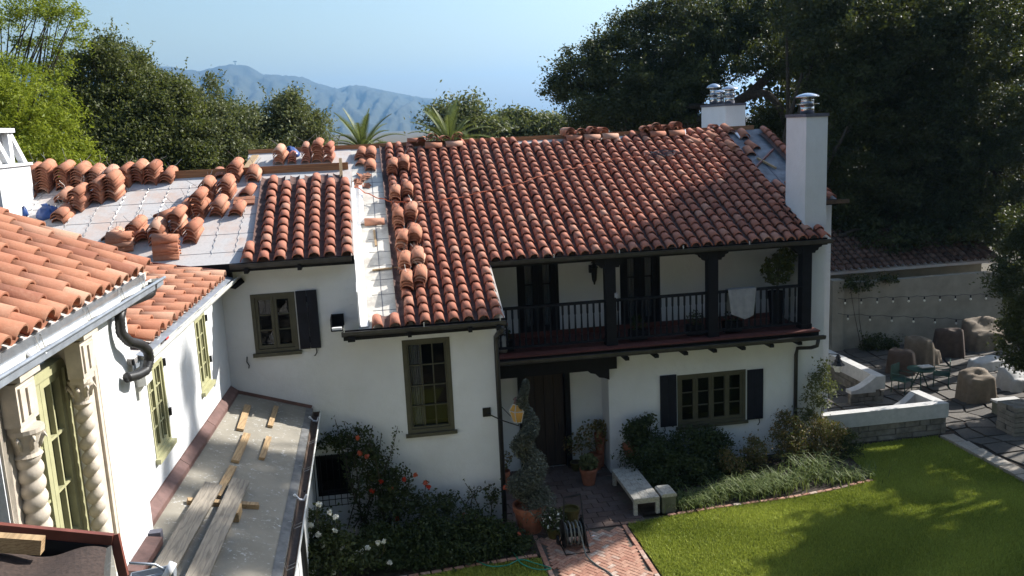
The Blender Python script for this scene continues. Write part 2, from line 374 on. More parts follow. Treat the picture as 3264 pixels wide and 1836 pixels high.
# planting beds
tag(MB().sheet([(-1.4, 16.5, .03), (3.0, 16.75, .03), (3.0, 17.62, .03), (2.5, 17.62, .03), (2.5, 18.6, .03), (-1.4, 18.6, .03)]).build('soil_bed', 'soil'), kind='structure')
tag(MB().sheet([(5.6, 18.0, .03), (7.3, 17.95, .03), (9.3, 18.04, .03), (11.5, 18.4, .03), (11.9, 20.6, .03), (5.6, 20.6, .03)]).build('soil_bed', 'soil'), kind='structure')
# mountains: ridge line by azimuth, spurs running down to the valley
RIDGE = [(-1500, 120), (-700, 150), (-200, 165), (0, 150), (100, 158), (200, 172), (300, 172), (420, 166), (460, 173), (500, 179), (535, 171), (575, 163), (620, 164), (640, 174), (660, 187), (700, 190), (745, 190), (760, 193), (790, 206),
         (830, 218), (850, 223), (875, 216), (905, 215), (950, 223), (990, 233), (1020, 238), (1060, 246), (1110, 250), (1150, 258), (1185, 268), (1240, 283), (1290, 300), (1400, 318), (1800, 330), (2600, 320)]
raz = []; rel = []
for x, y in RIDGE:
    d = ray(x, y); raz.append(math.atan2(d.x, d.y)); rel.append(d.z / math.hypot(d.x, d.y))
NA, NR = 420, 70
az = np.linspace(raz[0], raz[-1], NA); H = np.interp(az, raz, rel)
rr = np.linspace(0, 1, NR); R0, R1 = 3000., 5600.
A, T = np.meshgrid(az, rr)
def fnoise(x, y, o=5):
    z = 0; a = 1.0; f = 1.0; k = 0
    for i in range(o):
        z = z + a * (1 - 2 * np.abs(np.sin(x * f + 1.7 * i + 1.3 * np.sin(y * f * .7 + i)) * np.cos(y * f * .6 + 2.1 * i + .8 * np.sin(x * f * .5)))); a *= .52; f *= 1.97
    return z
spur = fnoise(A * 46, T * 2.2 + A * 9); fine = fnoise(A * 190, T * 9, 4)
dist = R0 + (R1 - R0) * T
prof = T ** 1.15
hgt = (H[None, :] * R1) * prof * (1 + .20 * spur * (1 - T) ** .8 * np.minimum(1, T * 4)) + fine * 16 * np.minimum(1, (1 - T) * 6) * np.minimum(1, T * 4)
hgt += CAMH * T - 30 * (1 - T) + (rng.normal(0, 2.2, hgt.shape)) * (T > .1)
vx = np.sin(A) * dist; vy = np.cos(A) * dist
vv = np.stack([vx, vy, hgt], -1).reshape(-1, 3).tolist()
back = np.stack([np.sin(az) * 7600, np.cos(az) * 7600, np.zeros(NA) - 30], -1).tolist()
ff = [(i * NA + j, i * NA + j + 1, (i + 1) * NA + j + 1, (i + 1) * NA + j) for i in range(NR) for j in range(NA - 1)]
mo = MB(); mo.v = [tuple(q) for q in vv + back]; mo.f = ff
tag(mo.build('mountain_range', 'mountain_scrub', smooth=True), kind='structure')
# mast on the highest summit
d = ray(592, 165); d = d / math.hypot(d.x, d.y) * 5600; b = Vector((d.x, d.y, CAMH + d.z - 6))
ms = thing('radio_mast', 'tiny radio mast standing on the highest mountain summit', 'mast', b)
MB().tube([b, b + V3(0, 0, 34)], [3.0, 1.6], 6).build('pole', 'dark_timber', ms)
MB().box(b.x - 11, b.x + 11, b.y - 1.5, b.y + 1.5, b.z + 27, b.z + 31).build('crossbar', 'dark_timber', ms)
# haze: one closed box of even, thin air round everything
hz = MB().box(-7000, 7000, -100, 9500, -60, 540).build('haze', None); tag(hz, kind='stuff')
m = bpy.data.materials.new('air'); m.use_nodes = True; m.node_tree.nodes.clear()
vo = m.node_tree.nodes.new('ShaderNodeVolumePrincipled'); vo.inputs['Density'].default_value = 0.00013; vo.inputs['Color'].default_value = (0.30, 0.60, 1.0, 1); vo.inputs['Anisotropy'].default_value = 0.5
oo = m.node_tree.nodes.new('ShaderNodeOutputMaterial'); m.node_tree.links.new(vo.outputs[0], oo.inputs['Volume']); hz.data.materials.append(m)

# pale sheet added to imitate white sky glare, far behind the ridge
na_, nh_ = 90, 60; caz = np.radians(np.linspace(-18, 80, na_)); cel = np.radians(np.linspace(1.0, 13, nh_) ** 1.0)
CA_, CE_ = np.meshgrid(caz, cel); CD_ = 2600 / np.tan(CE_)
cv = np.stack([np.sin(CA_) * CD_, np.cos(CA_) * CD_, 2600 + 60 * np.sin(CA_ * 31 + CD_ * .0007)], -1).reshape(-1, 3)
cm = MB(); cm.v = [tuple(q) for q in cv]; cm.f = [(i * na_ + j, i * na_ + j + 1, (i + 1) * na_ + j + 1, (i + 1) * na_ + j) for i in range(nh_ - 1) for j in range(na_ - 1)]
ss = lambda a, b, x: np.clip((x - a) / (b - a), 0, 1) ** 2 * (3 - 2 * np.clip((x - a) / (b - a), 0, 1))
azd, eld = np.degrees(CA_), np.degrees(CE_)
dens = ss(-17, 8, azd + .6 * np.sin(eld * 2)) * (1 - ss(2.5, 11.5, eld + .5 * np.sin(azd * .5 + 1) - np.clip(azd, 0, 14) * .22)) * .95
co = cm.build('glare_veil', None, smooth=True); tag(co, kind='structure')
at_ = co.data.attributes.new('density', 'FLOAT', 'POINT'); at_.data.foreach_set('value', dens.ravel().astype(np.float32))
m, t, p, o = new_mat('sky_glare'); co.data.materials.append(m)
av = N(t, 'ShaderNodeAttribute', attribute_name='density'); mp = N(t, 'ShaderNodeMapping'); mp.inputs['Scale'].default_value = (1, .35, 1)
t.links.new(coord(t), mp.inputs[0]); nv = noise(t, mp.outputs[0], 0.00012, 5)
mm = N(t, 'ShaderNodeMath', operation='MULTIPLY'); t.links.new(av.outputs['Fac'], mm.inputs[0]); t.links.new(ramp(t, nv, [(0.25, (0.72, 0.72, 0.72)), (0.7, (1, 1, 1))]), mm.inputs[1])
tc = N(t, 'ShaderNodeBsdfTranslucent'); tc.inputs[0].default_value = (0.95, 0.96, 0.98, 1); dc = N(t, 'ShaderNodeBsdfDiffuse'); dc.inputs[0].default_value = (0.95, 0.96, 0.98, 1)
m1 = N(t, 'ShaderNodeMixShader'); m1.inputs[0].default_value = .35; t.links.new(tc.outputs[0], m1.inputs[1]); t.links.new(dc.outputs[0], m1.inputs[2])
tt = N(t, 'ShaderNodeBsdfTransparent'); m2 = N(t, 'ShaderNodeMixShader'); t.links.new(mm.outputs[0], m2.inputs[0]); t.links.new(tt.outputs[0], m2.inputs[1]); t.links.new(m1.outputs[0], m2.inputs[2]); t.links.new(m2.outputs[0], o.inputs['Surface'])

# ------------------------------------------------------------------ roof tile kit
def cap_mesh(name, L=.45, r0=.122, r1=.092, h0=.118, h1=.086, th=.015, seg=8):
    v = []; f = []
    def arc(r, h, y, dz=0): return [(-r * math.cos(math.pi * i / seg), y, h * math.sin(math.pi * i / seg) + dz) for i in range(seg + 1)]
    o0, o1, i0, i1 = arc(r0, h0, 0), arc(r1, h1, L), arc(r0 - th, h0 - th, 0), arc(r1 - th, h1 - th, L)
    v = o0 + o1 + i0 + i1; k = seg + 1
    for i in range(seg):
        f += [(i + 1, i, k + i, k + i + 1), (2 * k + i, 2 * k + i + 1, 3 * k + i + 1, 3 * k + i), (i, i + 1, 2 * k + i + 1, 2 * k + i), (k + i + 1, k + i, 3 * k + i, 3 * k + i + 1)]
    f += [(0, 2 * k, 3 * k, k), (seg, k + seg, 3 * k + seg, 2 * k + seg)]
    return v, f
def mesh_of(name, vf, mat, smooth_n=0):
    me = bpy.data.meshes.new(name); me.from_pydata(vf[0], [], vf[1]); me.materials.append(MATS[mat])
    if smooth_n:
        sm = [False] * len(me.polygons)
        for p in me.polygons: sm[p.index] = abs(p.normal.y) < .7
        me.polygons.foreach_set('use_smooth', sm)
    me.update(); return me
CAP_VF = cap_mesh('cap'); CAP = mesh_of('roof_tile', CAP_VF, 'roof_clay', 1); CAP_OLD = mesh_of('roof_tile', CAP_VF, 'old_clay', 1)
WIDE_VF = cap_mesh('wide', L=.60, r0=.152, r1=.128, h0=.125, h1=.105, th=.022, seg=10); CAP_WIDE = mesh_of('roof_tile', WIDE_VF, 'old_clay', 1)
LOOSE_VF = cap_mesh('loose', L=.50, r0=.148, r1=.125, h0=.125, h1=.105, th=.012); CAP_LOOSE = mesh_of('clay_tile', LOOSE_VF, 'loose_clay', 1)
PAN_VF = ([(x, y, (x / .11) ** 2 * .055) for y in (0, .42) for x in (-.11, -.06, 0, .06, .11)], [(i, i + 1, i + 6, i + 5) for i in range(4)])
def basis(ex, es, P, sag=0.0, yaw=0.0):
    ex = Vector(ex).normalized(); es = Vector(es).normalized(); n = ex.cross(es).normalized()
    if yaw: ex, es = ex * math.cos(yaw) + es * math.sin(yaw), es * math.cos(yaw) - ex * math.sin(yaw)
    if sag: es, n = es * math.cos(sag) + n * math.sin(sag), n * math.cos(sag) - es * math.sin(sag)
    P = Vector(P); return Matrix(((ex.x, es.x, n.x, P.x), (ex.y, es.y, n.y, P.y), (ex.z, es.z, n.z, P.z), (0, 0, 0, 1)))
def batch(name, vf, mats, mat, parent, kind='stuff', loc=None, tint=True, scales=None):
    v = np.array(vf[0]); k = len(v); V = []; Fs = []
    for i, Mx in enumerate(mats):
        A = np.array(Mx); V.append(v @ A[:3, :3].T + A[:3, 3]); Fs += [tuple(j + i * k for j in f) for f in vf[1]]
    V = np.concatenate(V); L = root_loc(parent) if parent is not None else Vector((0, 0, 0))
    me = bpy.data.meshes.new(name); me.from_pydata((V - np.array(L[:])).tolist(), [], Fs)
    me.polygons.foreach_set('use_smooth', [True] * len(me.polygons))
    if tint:
        a = me.attributes.new('tint', 'FLOAT', 'FACE'); a.data.foreach_set('value', np.repeat(rng.random(len(mats)), len(vf[1])).astype(np.float32))
    me.update(); o = link(name, me, mat, parent); return tag(o, kind=kind)
def lay_tiles(mats, parent, mesh, vf, mat, limit=300):
    L = root_loc(parent)
    mats = sorted(mats, key=lambda M: (M.translation - CPOS).length)
    for M in mats[:limit]:
        o = bpy.data.objects.new('roof_tile', mesh); COL.objects.link(o); o.parent = parent; o.matrix_basis = Matrix.Translation(-L) @ M
    if len(mats) > limit: batch('far_tiles', vf, mats[limit:], mat, parent)
J = lambda s: random.gauss(0, s)
def tile_column(P0, es, ex, length, step=.33, sag=.062, first=0.0, lift=.05, jit=1.0):
    es = Vector(es).normalized(); ex = Vector(ex).normalized(); n = ex.cross(es); out = []; k = 0; s = first
    wob = J(.006)
    while s + .30 < length + .001:
        out.append(basis(ex, es, Vector(P0) + es * (s + J(.012) * jit) + ex * (wob + J(.006) * jit) + n * (lift + .014), -sag + J(.008) * jit, J(.022) * jit)); s += step
    return out
def pan_run(P0, es, ex, length, step=.33):
    es = Vector(es).normalized(); ex = Vector(ex).normalized(); n = ex.cross(es); return [basis(ex, es, Vector(P0) + es * (i * step) + n * .03, -.03) for i in range(int(length / step))]

# ------------------------------------------------------------------ main house
SL = .4417; CA = math.atan(SL); ES = V3(0, math.cos(CA), math.sin(CA)); EX = V3(1, 0, 0); NR_ = EX.cross(ES)
def zm(y): return 4.80 + SL * (y - 18.2)       # main roof deck
def zl(y): return 6.38 + SL * (y - 18.2)       # raised left roof deck
RIDGE_Y = 26.3
house = thing('main_house', 'white stucco two storey house with red clay tile roof and dark balcony', 'house', (4, 18.6, 0))
def wall(name, P0, u, nrm, width, z0, z1, th, ops, mat='stucco', parent=None):
    """wall face through P0 along u, thickness th behind it (away from nrm), with rectangular openings (a0,a1,b0,b1)"""
    P0 = Vector(P0); u = Vector(u).normalized(); nrm = Vector(nrm).normalized(); mb = MB()
    A = sorted({0, width, *[o[0] for o in ops], *[o[1] for o in ops]}); B = sorted({z0, z1, *[o[2] for o in ops], *[o[3] for o in ops]})
    Q = lambda a, b, c: P0 + u * a + ZAX * b - nrm * c
    for i in range(len(A) - 1):
        for j in range(len(B) - 1):
            ca, cb = (A[i] + A[i + 1]) / 2, (B[j] + B[j + 1]) / 2
            if any(o[0] < ca < o[1] and o[2] < cb < o[3] for o in ops): continue
            for c in (0, th): mb.sheet([Q(A[i], B[j], c), Q(A[i + 1], B[j], c), Q(A[i + 1], B[j + 1], c), Q(A[i], B[j + 1], c)])
    for a0, a1, b0, b1 in [*ops, (0, width, z0, z1)]:
        for (p, q) in (((a0, b0), (a1, b0)), ((a1, b0), (a1, b1)), ((a1, b1), (a0, b1)), ((a0, b1), (a0, b0))):
            mb.sheet([Q(*p, 0), Q(*q, 0), Q(*q, th), Q(*p, th)])
    return mb.build(name, mat, parent)
def slant_wall(name, pts, ext, mat='stucco', parent=None): return MB().prism(pts, ext).build(name, mat, parent)
wall('wall', (-3.16, 18.6, 0), EX, (0, -1, 0), 2.76, 0, 6.24, .28, [(.56, 1.46, 4.39, 5.65), (1.58, 2.31, 1.06, 1.97)], parent=house)
wall('wall', (-.40, 18.6, 0), EX, (0, -1, 0), 2.93, 0, 4.72, .28, [(.855, 1.89, 2.29, 4.41)], parent=house)
wall('wall', (-11, 18.62, 3), EX, (0, -1, 0), 7.84, 0, 3.2, .28, [], parent=house)
wall('wall', (5.57, 20.6, 0), EX, (0, -1, 0), 5.21, 0, 3.28, .28, [(1.80, 3.64, 1.06, 2.42)], parent=house)
MB().box(5.57, 5.85, 20.88, 21.5, 0, 3.28).build('wall', 'stucco', house)
wall('wall', (2.53, 21.3, 0), EX, (0, -1, 0), 3.04, 0, 3.28, .2, [(.86, 2.08, -.001, 2.75)], parent=house)
MB().box(2.25, 2.53, 18.88, 22.2, 0, 4.72).build('wall', 'stucco', house)
wall('wall', (2.54, 21.95, 3.42), EX, (0, -1, 0), 8.26, 0, 2.3, .25, [(1.04, 2.13, 0.02, 2.12), (3.78, 4.87, 0.02, 2.12)], parent=house)
MB().box(11.37, 12.2, 22.3, 22.6, 0, 6.45).build('wall', 'stucco', house)
MB().box(12.2, 12.45, 22.3, 30, 0, 6.45).build('wall', 'stucco', house)
# gable filling above the extension and closing walls at the back
slant_wall('wall', [(12.2, 22.6, 6.4), (12.2, 30, 6.4), (12.2, 26.3, 8.2)], (.25, 0, 0), parent=house)
MB().box(-11, 12.2, 33.0, 33.3, 0, 5.2).build('wall', 'stucco', house)
# cheek wall between the raised left roof and the lower roof
slant_wall('wall', [(-.42, 18.62, 4.85), (-.42, 18.62, 6.3), (-.42, 21.85, 7.75), (-.42, 21.85, 6.42)], (-.2, 0, 0), parent=house)
MB().prism([(-.415, 18.3, zm(18.3) + .02), (-.415, 24.2, zm(24.2) + .02), (-.415, 24.2, zm(24.2) + .1), (-.415, 21.9, 7.5), (-.415, 18.3, zm(18.3) + .75)], (.03, 0, 0)).build('flashing', 'white_flash', house)
MB().prism([(-.38, 18.25, zm(18.25) + .02), (-.38, 24.1, zm(24.1) + .02), (-.27, 24.1, zm(24.1) + .02), (-.22, 18.25, zm(18.25) + .02)], (0, 0, .02)).build('flashing', 'white_flash', house)
MB().prism([(-.26, 22.2, zm(22.2) + .045), (-.26, 24.0, zm(24.0) + .045), (-.17, 24.0, zm(24.0) + .045), (-.16, 22.2, zm(22.2) + .045)], (0, -.01, .05)).build('flashing', 'white_flash', house)
# decks
def deck(name, x0, x1, y0, y1, zf, mat, th=.10):
    return MB().prism([(x0, y0, zf(y0)), (x1, y0, zf(y0)), (x1, y1, zf(y1)), (x0, y1, zf(y1))], (0, 0, -th)).build(name, mat, house)
deck('roof_deck', -.42, 2.68, 18.2, RIDGE_Y, zm, 'deck_paper')
deck('roof_deck', -3.31, -.422, 21.9, RIDGE_Y, zm, 'deck_paper')
deck('roof_deck', 2.683, 11.22, 20.3, RIDGE_Y, zm, 'felt')
deck('roof_deck', 11.223, 12.45, 22.0, RIDGE_Y, zm, 'slate_felt')
deck('roof_deck', 10.9, 11.222, 22.9, RIDGE_Y, lambda y: zm(y) + .006, 'slate_felt', .003)
deck('roof_deck', -3.31, -.43, 21.95, RIDGE_Y - .01, lambda y: zm(y) + .012, 'felt', .005)
rd = deck('roof_deck', -11, -.40, 18.2, 21.85, zl, 'felt')
MB().prism([(-11, 21.86, zl(21.85)), (-.40, 21.86, zl(21.85)), (-.40, 24.2, 6.6), (-11, 26, 6.1)], (0, 0, -.1)).build('roof_deck', 'felt', house)
MB().prism([(-3.31, RIDGE_Y + .02, zm(RIDGE_Y)), (12.45, RIDGE_Y + .02, zm(RIDGE_Y)), (12.45, 33.2, 5.2), (-3.31, 33.2, 5.2)], (0, 0, -.1)).build('roof_deck', 'felt', house)
# felt seams (lapped edges, a few millimetres proud)
mb = MB()
for y in (18.62, 19.3, 20.05, 20.75, 21.35): mb.box(-10.5, -2.45, y - .004, y + .004, zl(y) - .01, zl(y) + .005)
mb.build('felt_lap', 'lead_cap', house)
mb = MB()
for y in np.arange(18.8, 26, .55): mb.box(-.1, .46, y - .006, y + .006, zm(y) - .01, zm(y) + .006)
for x in (.1, .4):
    mb.prism([(x, 18.5, zm(18.5)), (x + .012, 18.5, zm(18.5)), (x + .012, 26, zm(26)), (x, 26, zm(26))], (0, 0, .006))
mb.build('felt_lap', 'lead_cap', house)
for x in (11.02, 11.35): MB().prism([(x, 22.9, zm(22.9)), (x + .05, 22.9, zm(22.9)), (x + .05, 26, zm(26)), (x, 26, zm(26))], (0, 0, .012)).build('felt_lap', 'lead_cap', house)
# twisted tie wires running up the bare felt
def tie_line(x0, y0, x1, y1, zf):
    n = 44; mb = MB(); pts = []
    for i in range(n + 1):
        t = i / n; y = y0 + (y1 - y0) * t; pts.append((x0 + (x1 - x0) * t + .018 * math.sin(i * 1.9) + J(.006), y, zf(y) + .012 + .006 * math.cos(i * 1.9)))
    mb.tube(pts, .0055, 3)
    for i in range(2, n, 3): mb.tube([pts[i], Vector(pts[i]) + V3(J(.03), J(.03), .03)], .004, 3)
    return mb.build('tie_wire', 'wire', house)
for i in range(11):
    x = -7.4 + .46 * i; tie_line(x + J(.02), 18.5 if i > 8 else 18.9, x + .12, 21.5, zl)
# ridge boards
MB().box(-3.31, 12.0, RIDGE_Y - .02, RIDGE_Y + .02, 8.36, 8.50).build('ridge_board', 'ridge_wood', house)
MB().box(-7.9, -.45, 21.83, 21.87, 7.96, 8.16).build('ridge_board', 'ridge_wood', house)
MB().beam((-.62, 21.4, zl(21.4) + .02), (-.62, 21.8, zl(21.8) + .28), .07, .05).build('board_end', 'lumber', house)
MB().beam((-3.15, 22.0, zm(22) + 1.3), (-3.1, 26.1, zm(26.1) + .05), .18, .04).build('lumber_cleat', 'lumber', house)
# fascias, rafters and gutters
def gutter(p, q, out, w=.12, h=.10, mat='gutter_brown', parent=house, inner=None, name='gutter'):
    p = Vector(p); q = Vector(q); out = Vector(out).normalized(); d = (q - p).normalized(); t = .008
    sec = [(0, 0), (0, -h * .75), (w * .22, -h), (w * .72, -h), (w * .95, -h * .6), (w, 0), (w + .018, 0), (w + .018, .012), (w - .012, .012), (w - .022, -h * .52), (w * .66, -h + .012), (w * .25, -h + .012), (.012, -h * .7), (.012, 0)]
    mb = MB().prism([p + out * a + ZAX * b for a, b in sec], q - p)
    for e in (p, q): mb.prism([e + out * a + ZAX * b for a, b in sec[:6]], d * t)
    return mb.build(name, mat, parent)
MB().box(-.75, 2.68, 18.17, 18.2, 4.60, 4.82).build('fascia', 'dark_timber', house)
MB().box(2.69, 11.22, 20.26, 20.29, 5.56, 5.74).build('fascia', 'dark_timber', house)
MB().box(-9.5, -.40, 18.17, 18.2, 6.21, 6.385).build('fascia', 'dark_timber', house)
MB().box(11.23, 12.45, 21.97, 22.0, 6.35, 6.5).build('fascia', 'dark_timber', house)
gutter((-.78, 18.17, 4.80), (2.66, 18.17, 4.78), (0, -1, 0))
gutter((2.60, 20.26, 5.73), (11.30, 20.26, 5.70), (0, -1, 0))
gutter((-2.86, 18.17, 6.37), (-.46, 18.17, 6.38), (0, -1, 0))
gutter((11.37, 21.97, 6.5), (12.7, 21.97, 6.48), (0, -1, 0), mat='gutter_rust')
gutter((2.66, 20.02, 3.36), (11.03, 20.02, 3.31), (0, -1, 0))
for x in (-.62, .62, 1.9, 2.5, -2.55, -1.5, -.55): 
    z = 4.66 if x > -.6 or x == -.62 else 6.24
    MB().box(x - .04, x + .04, 18.02, 18.6, z - .06, z + .04).build('rafter_tail', 'dark_timber', house)
for x in np.arange(5.9, 10.9, .75): MB().box(x - .05, x + .05, 20.0, 20.6, 3.10, 3.18).build('rafter_tail', 'dark_timber', house)
for x, y, z in ((-.72, 18.05, 4.81), (.93, 18.05, 4.80), (2.55, 18.05, 4.79), (4.2, 20.14, 5.73), (5.8, 20.14, 5.72), (7.4, 20.14, 5.72), (9.1, 20.14, 5.71)):
    MB().box(x - .01, x + .01, y - .01, y + .01, z, z + .09).build('gutter_strap', 'gutter_pale', house)
# open box end of the lower gutter with a torn liner
MB().box(-.98, -.74, 17.98, 18.55, 4.86, 4.88).box(-.98, -.965, 17.98, 18.55, 4.87, 5.12).box(-.98, -.72, 18.5, 18.52, 4.87, 5.12).build('gutter_box', 'dark_timber', house)
MB().box(-.96, -.76, 18.0, 18.1, 4.885, 4.93).build('gutter_liner', 'white_flash', house)
# downspouts
def pipe(pts, r, mat, parent, name='downspout', seg=8): return MB().tube(pts, r, seg).build(name, mat, parent, smooth=True)
pipe([(2.58, 18.1, 4.68), (2.58, 18.12, 4.55), (2.52, 18.3, 4.45), (2.50, 18.5, 4.35), (2.50, 18.52, 4.2), (2.50, 18.52, .02)], .055, 'black_pipe', house)
pipe([(10.86, 19.96, 3.22), (10.84, 19.98, 3.05), (10.8, 20.2, 2.95), (10.58, 20.5, 2.88), (10.56, 20.53, 2.7), (10.56, 20.53, .1)], .05, 'black_pipe', house)
MB().box(-3.05, -2.9, 18.25, 18.6, 6.02, 6.3).build('rain_head', 'dark_timber', house)
pipe([(-2.95, 18.35, 6.15), (-2.95, 18.38, 5.9), (-2.88, 18.5, 5.86), (-2.7, 18.56, 5.98)], .06, 'dark_timber', house)

# windows ---------------------------------------------------------------
def window(P0, u, nrm, w, h, parent, mat, cols, rows, frame=.075, leafs=1, depth=.09, sill=True, curtains=(), bar=.022, room=True, casing=.0, stile=.06, glass='glass', name='window'):
    """P0 bottom-left corner of the opening on the wall face"""
    P0 = Vector(P0); u = Vector(u).normalized(); nrm = Vector(nrm).normalized()
    Q = lambda a, b, c: P0 + u * a + ZAX * b + nrm * c
    def bx(mb, a0, a1, b0, b1, c0, c1):
        mb.add([Q(a0, b0, c1), Q(a1, b0, c1), Q(a1, b0, c0), Q(a0, b0, c0), Q(a0, b1, c1), Q(a1, b1, c1), Q(a1, b1, c0), Q(a0, b1, c0)], [(0, 3, 2, 1), (4, 5, 6, 7), (0, 1, 5, 4), (1, 2, 6, 5), (2, 3, 7, 6), (3, 0, 4, 7)])
    m = MB(); e = casing
    bx(m, -e, frame, -e, h + e, -depth, .012); bx(m, w - frame, w + e, -e, h + e, -depth, .012); bx(m, frame, w - frame, h - frame, h + e, -depth, .0119); bx(m, frame, w - frame, -e, frame, -depth, .0119)
    lw = (w - 2 * frame) / leafs; panes = []
    bars = MB()
    for l in range(leafs):
        a0 = frame + l * lw + .004; a1 = a0 + lw - .008; b0, b1 = frame + .004, h - frame - .004
        bx(m, a0, a0 + stile, b0, b1, -depth + .01, -.018); bx(m, a1 - stile, a1, b0, b1, -depth + .01, -.018)
        bx(m, a0 + stile, a1 - stile, b0, b0 + stile * 1.2, -depth + .01, -.019); bx(m, a0 + stile, a1 - stile, b1 - stile, b1, -depth + .01, -.019)
        ga0, ga1, gb0, gb1 = a0 + stile, a1 - stile, b0 + stile * 1.2, b1 - stile
        for i in range(1, cols): x = ga0 + (ga1 - ga0) * i / cols; bx(bars, x - bar / 2, x + bar / 2, gb0, gb1, -depth + .02, -.03)
        for j in range(1, rows): z = gb0 + (gb1 - gb0) * j / rows; bx(bars, ga0, ga1, z - bar / 2, z + bar / 2, -depth + .021, -.031)
        for i in range(cols):
            for j in range(rows):
                panes.append((ga0 + (ga1 - ga0) * i / cols + bar * .4 * (i > 0), ga0 + (ga1 - ga0) * (i + 1) / cols - bar * .4 * (i < cols - 1), gb0 + (gb1 - gb0) * j / rows + bar * .4 * (j > 0), gb0 + (gb1 - gb0) * (j + 1) / rows - bar * .4 * (j < rows - 1)))
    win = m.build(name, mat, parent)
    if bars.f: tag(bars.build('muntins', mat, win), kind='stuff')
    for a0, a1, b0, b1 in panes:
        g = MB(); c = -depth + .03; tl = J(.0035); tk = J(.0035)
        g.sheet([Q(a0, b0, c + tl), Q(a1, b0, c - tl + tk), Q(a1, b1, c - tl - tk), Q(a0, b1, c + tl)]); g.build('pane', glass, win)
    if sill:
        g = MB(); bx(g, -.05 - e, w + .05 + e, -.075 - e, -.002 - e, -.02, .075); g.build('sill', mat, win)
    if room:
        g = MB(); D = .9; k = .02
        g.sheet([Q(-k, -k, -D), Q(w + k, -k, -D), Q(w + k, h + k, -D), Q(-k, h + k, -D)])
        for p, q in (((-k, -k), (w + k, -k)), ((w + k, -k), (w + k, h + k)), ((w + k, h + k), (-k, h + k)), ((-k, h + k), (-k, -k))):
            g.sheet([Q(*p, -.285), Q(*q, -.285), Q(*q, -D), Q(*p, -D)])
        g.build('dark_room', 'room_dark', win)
    for a0, a1 in curtains:
        g = MB(); n = 26
        for i in range(n):
            x0 = a0 + (a1 - a0) * i / n; x1 = a0 + (a1 - a0) * (i + 1) / n; c0 = -.2 + .025 * math.sin(i * 1.5); c1 = -.2 + .025 * math.sin((i + 1) * 1.5)
            g.sheet([Q(x0, .02, c0), Q(x1, .02, c1), Q(x1, h - .05, c1), Q(x0, h - .05, c0)])
        g.build('curtain', 'curtain', win)
    return win
def shutter(P0, w, h, hook_right, parent=house):
    m = MB(); x, y, z = P0; n = 2
    for i in range(n): m.box(x + w * i / n + .004, x + w * (i + 1) / n - .004, y - .05, y - .02, z, z + h)
    s = m.build('shutter', 'shutter_paint', parent)
    MB().box(x + .01, x + w - .01, y - .019, y - .004, z + h * .1, z + h * .2).box(x + .01, x + w - .01, y - .019, y - .004, z + h * .8, z + h * .9).build('batten', 'shutter_paint', s)
    hx = x + (w * .75 if hook_right else w * .25)
    MB().tube([(hx, y - .04, z), (hx + .01, y - .05, z - .09), (hx - .03, y - .05, z - .16), (hx - .05, y - .06, z - .15)], .012, 6).build('hook', 'iron', s)
NS = (0, -1, 0)
window((-2.60, 18.6, 4.39), EX, NS, .90, 1.26, house, 'olive_paint', 1, 3, leafs=2, depth=.1)
shutter((-1.68, 18.6, 4.41), .44, 1.25, True)
MB().tube([(-2.78, 18.58, 4.34), (-2.79, 18.54, 4.24), (-2.75, 18.54, 4.16), (-2.76, 18.52, 4.10)], .013, 6).build('shutter_hook', 'iron', house)
window((.455, 18.6, 2.29), EX, NS, 1.035, 2.12, house, 'olive_paint', 3, 4, frame=.09, stile=.035, depth=.12, curtains=((.10, .42),))
gw = window((-1.58, 18.6, 1.06), EX, NS, .73, .91, house, 'dark_timber', 1, 1, frame=.03, sill=False)
g = MB()
for i in range(7): x = -1.62 + .8 * i / 6; g.tube([(x, 18.56, 2.02), (x, 18.48, 1.1), (x, 18.42, .95), (x, 18.5, .84)], .009, 5)
for z, y in ((2.0, 18.55), (1.02, 18.45), (.86, 18.49)): g.tube([(-1.64, y, z), (-.8, y, z)], .010, 5)
g.build('window_grille', 'iron', gw)
window((7.37, 20.6, 1.06), EX, NS, 1.84, 1.36, house, 'olive_paint', 1, 3, leafs=4, depth=.1, frame=.07)
shutter((6.90, 20.6, 1.10), .44, 1.36, False); shutter((9.24, 20.6, 1.06), .44, 1.34, True)
for x in (3.58, 6.32):
    window((x, 21.95, 3.44), EX, NS, 1.09, 2.10, house, 'dark_timber', 1, 3, leafs=2, depth=.12, sill=False, stile=.13, curtains=((.1, .5), (.6, 1.0)), name='balcony_door')
# entry door
dr = MB().box(3.55, 4.58, 21.42, 21.48, 0.02, 2.7).build('entry_door', 'door_wood', house)
for i in range(4): MB().box(3.57 + .25 * i, 3.80 + .25 * i, 21.39, 21.42, .08, 2.6).build('door_board', 'door_wood', dr)
MB().tube([(4.42, 21.37, 1.0), (4.42, 21.33, 1.06), (4.42, 21.37, 1.2)], .014, 6).build('handle', 'iron', dr)
MB().box(3.37, 3.55, 21.22, 21.5, 0, 2.78).box(4.58, 4.72, 21.22, 21.5, 0, 2.78).build('door_jamb', 'dark_timber', house)
MB().box(2.54, 5.75, 20.42, 20.75, 2.80, 3.2).build('lintel_beam', 'dark_timber', house)
MB().prism([(5.56, 20.45, 2.8), (5.0, 20.45, 2.8), (5.08, 20.45, 2.73), (5.2, 20.45, 2.70), (5.3, 20.45, 2.6), (5.42, 20.45, 2.58), (5.56, 20.45, 2.52)], (0, .28, 0)).build('corbel', 'dark_timber', house)
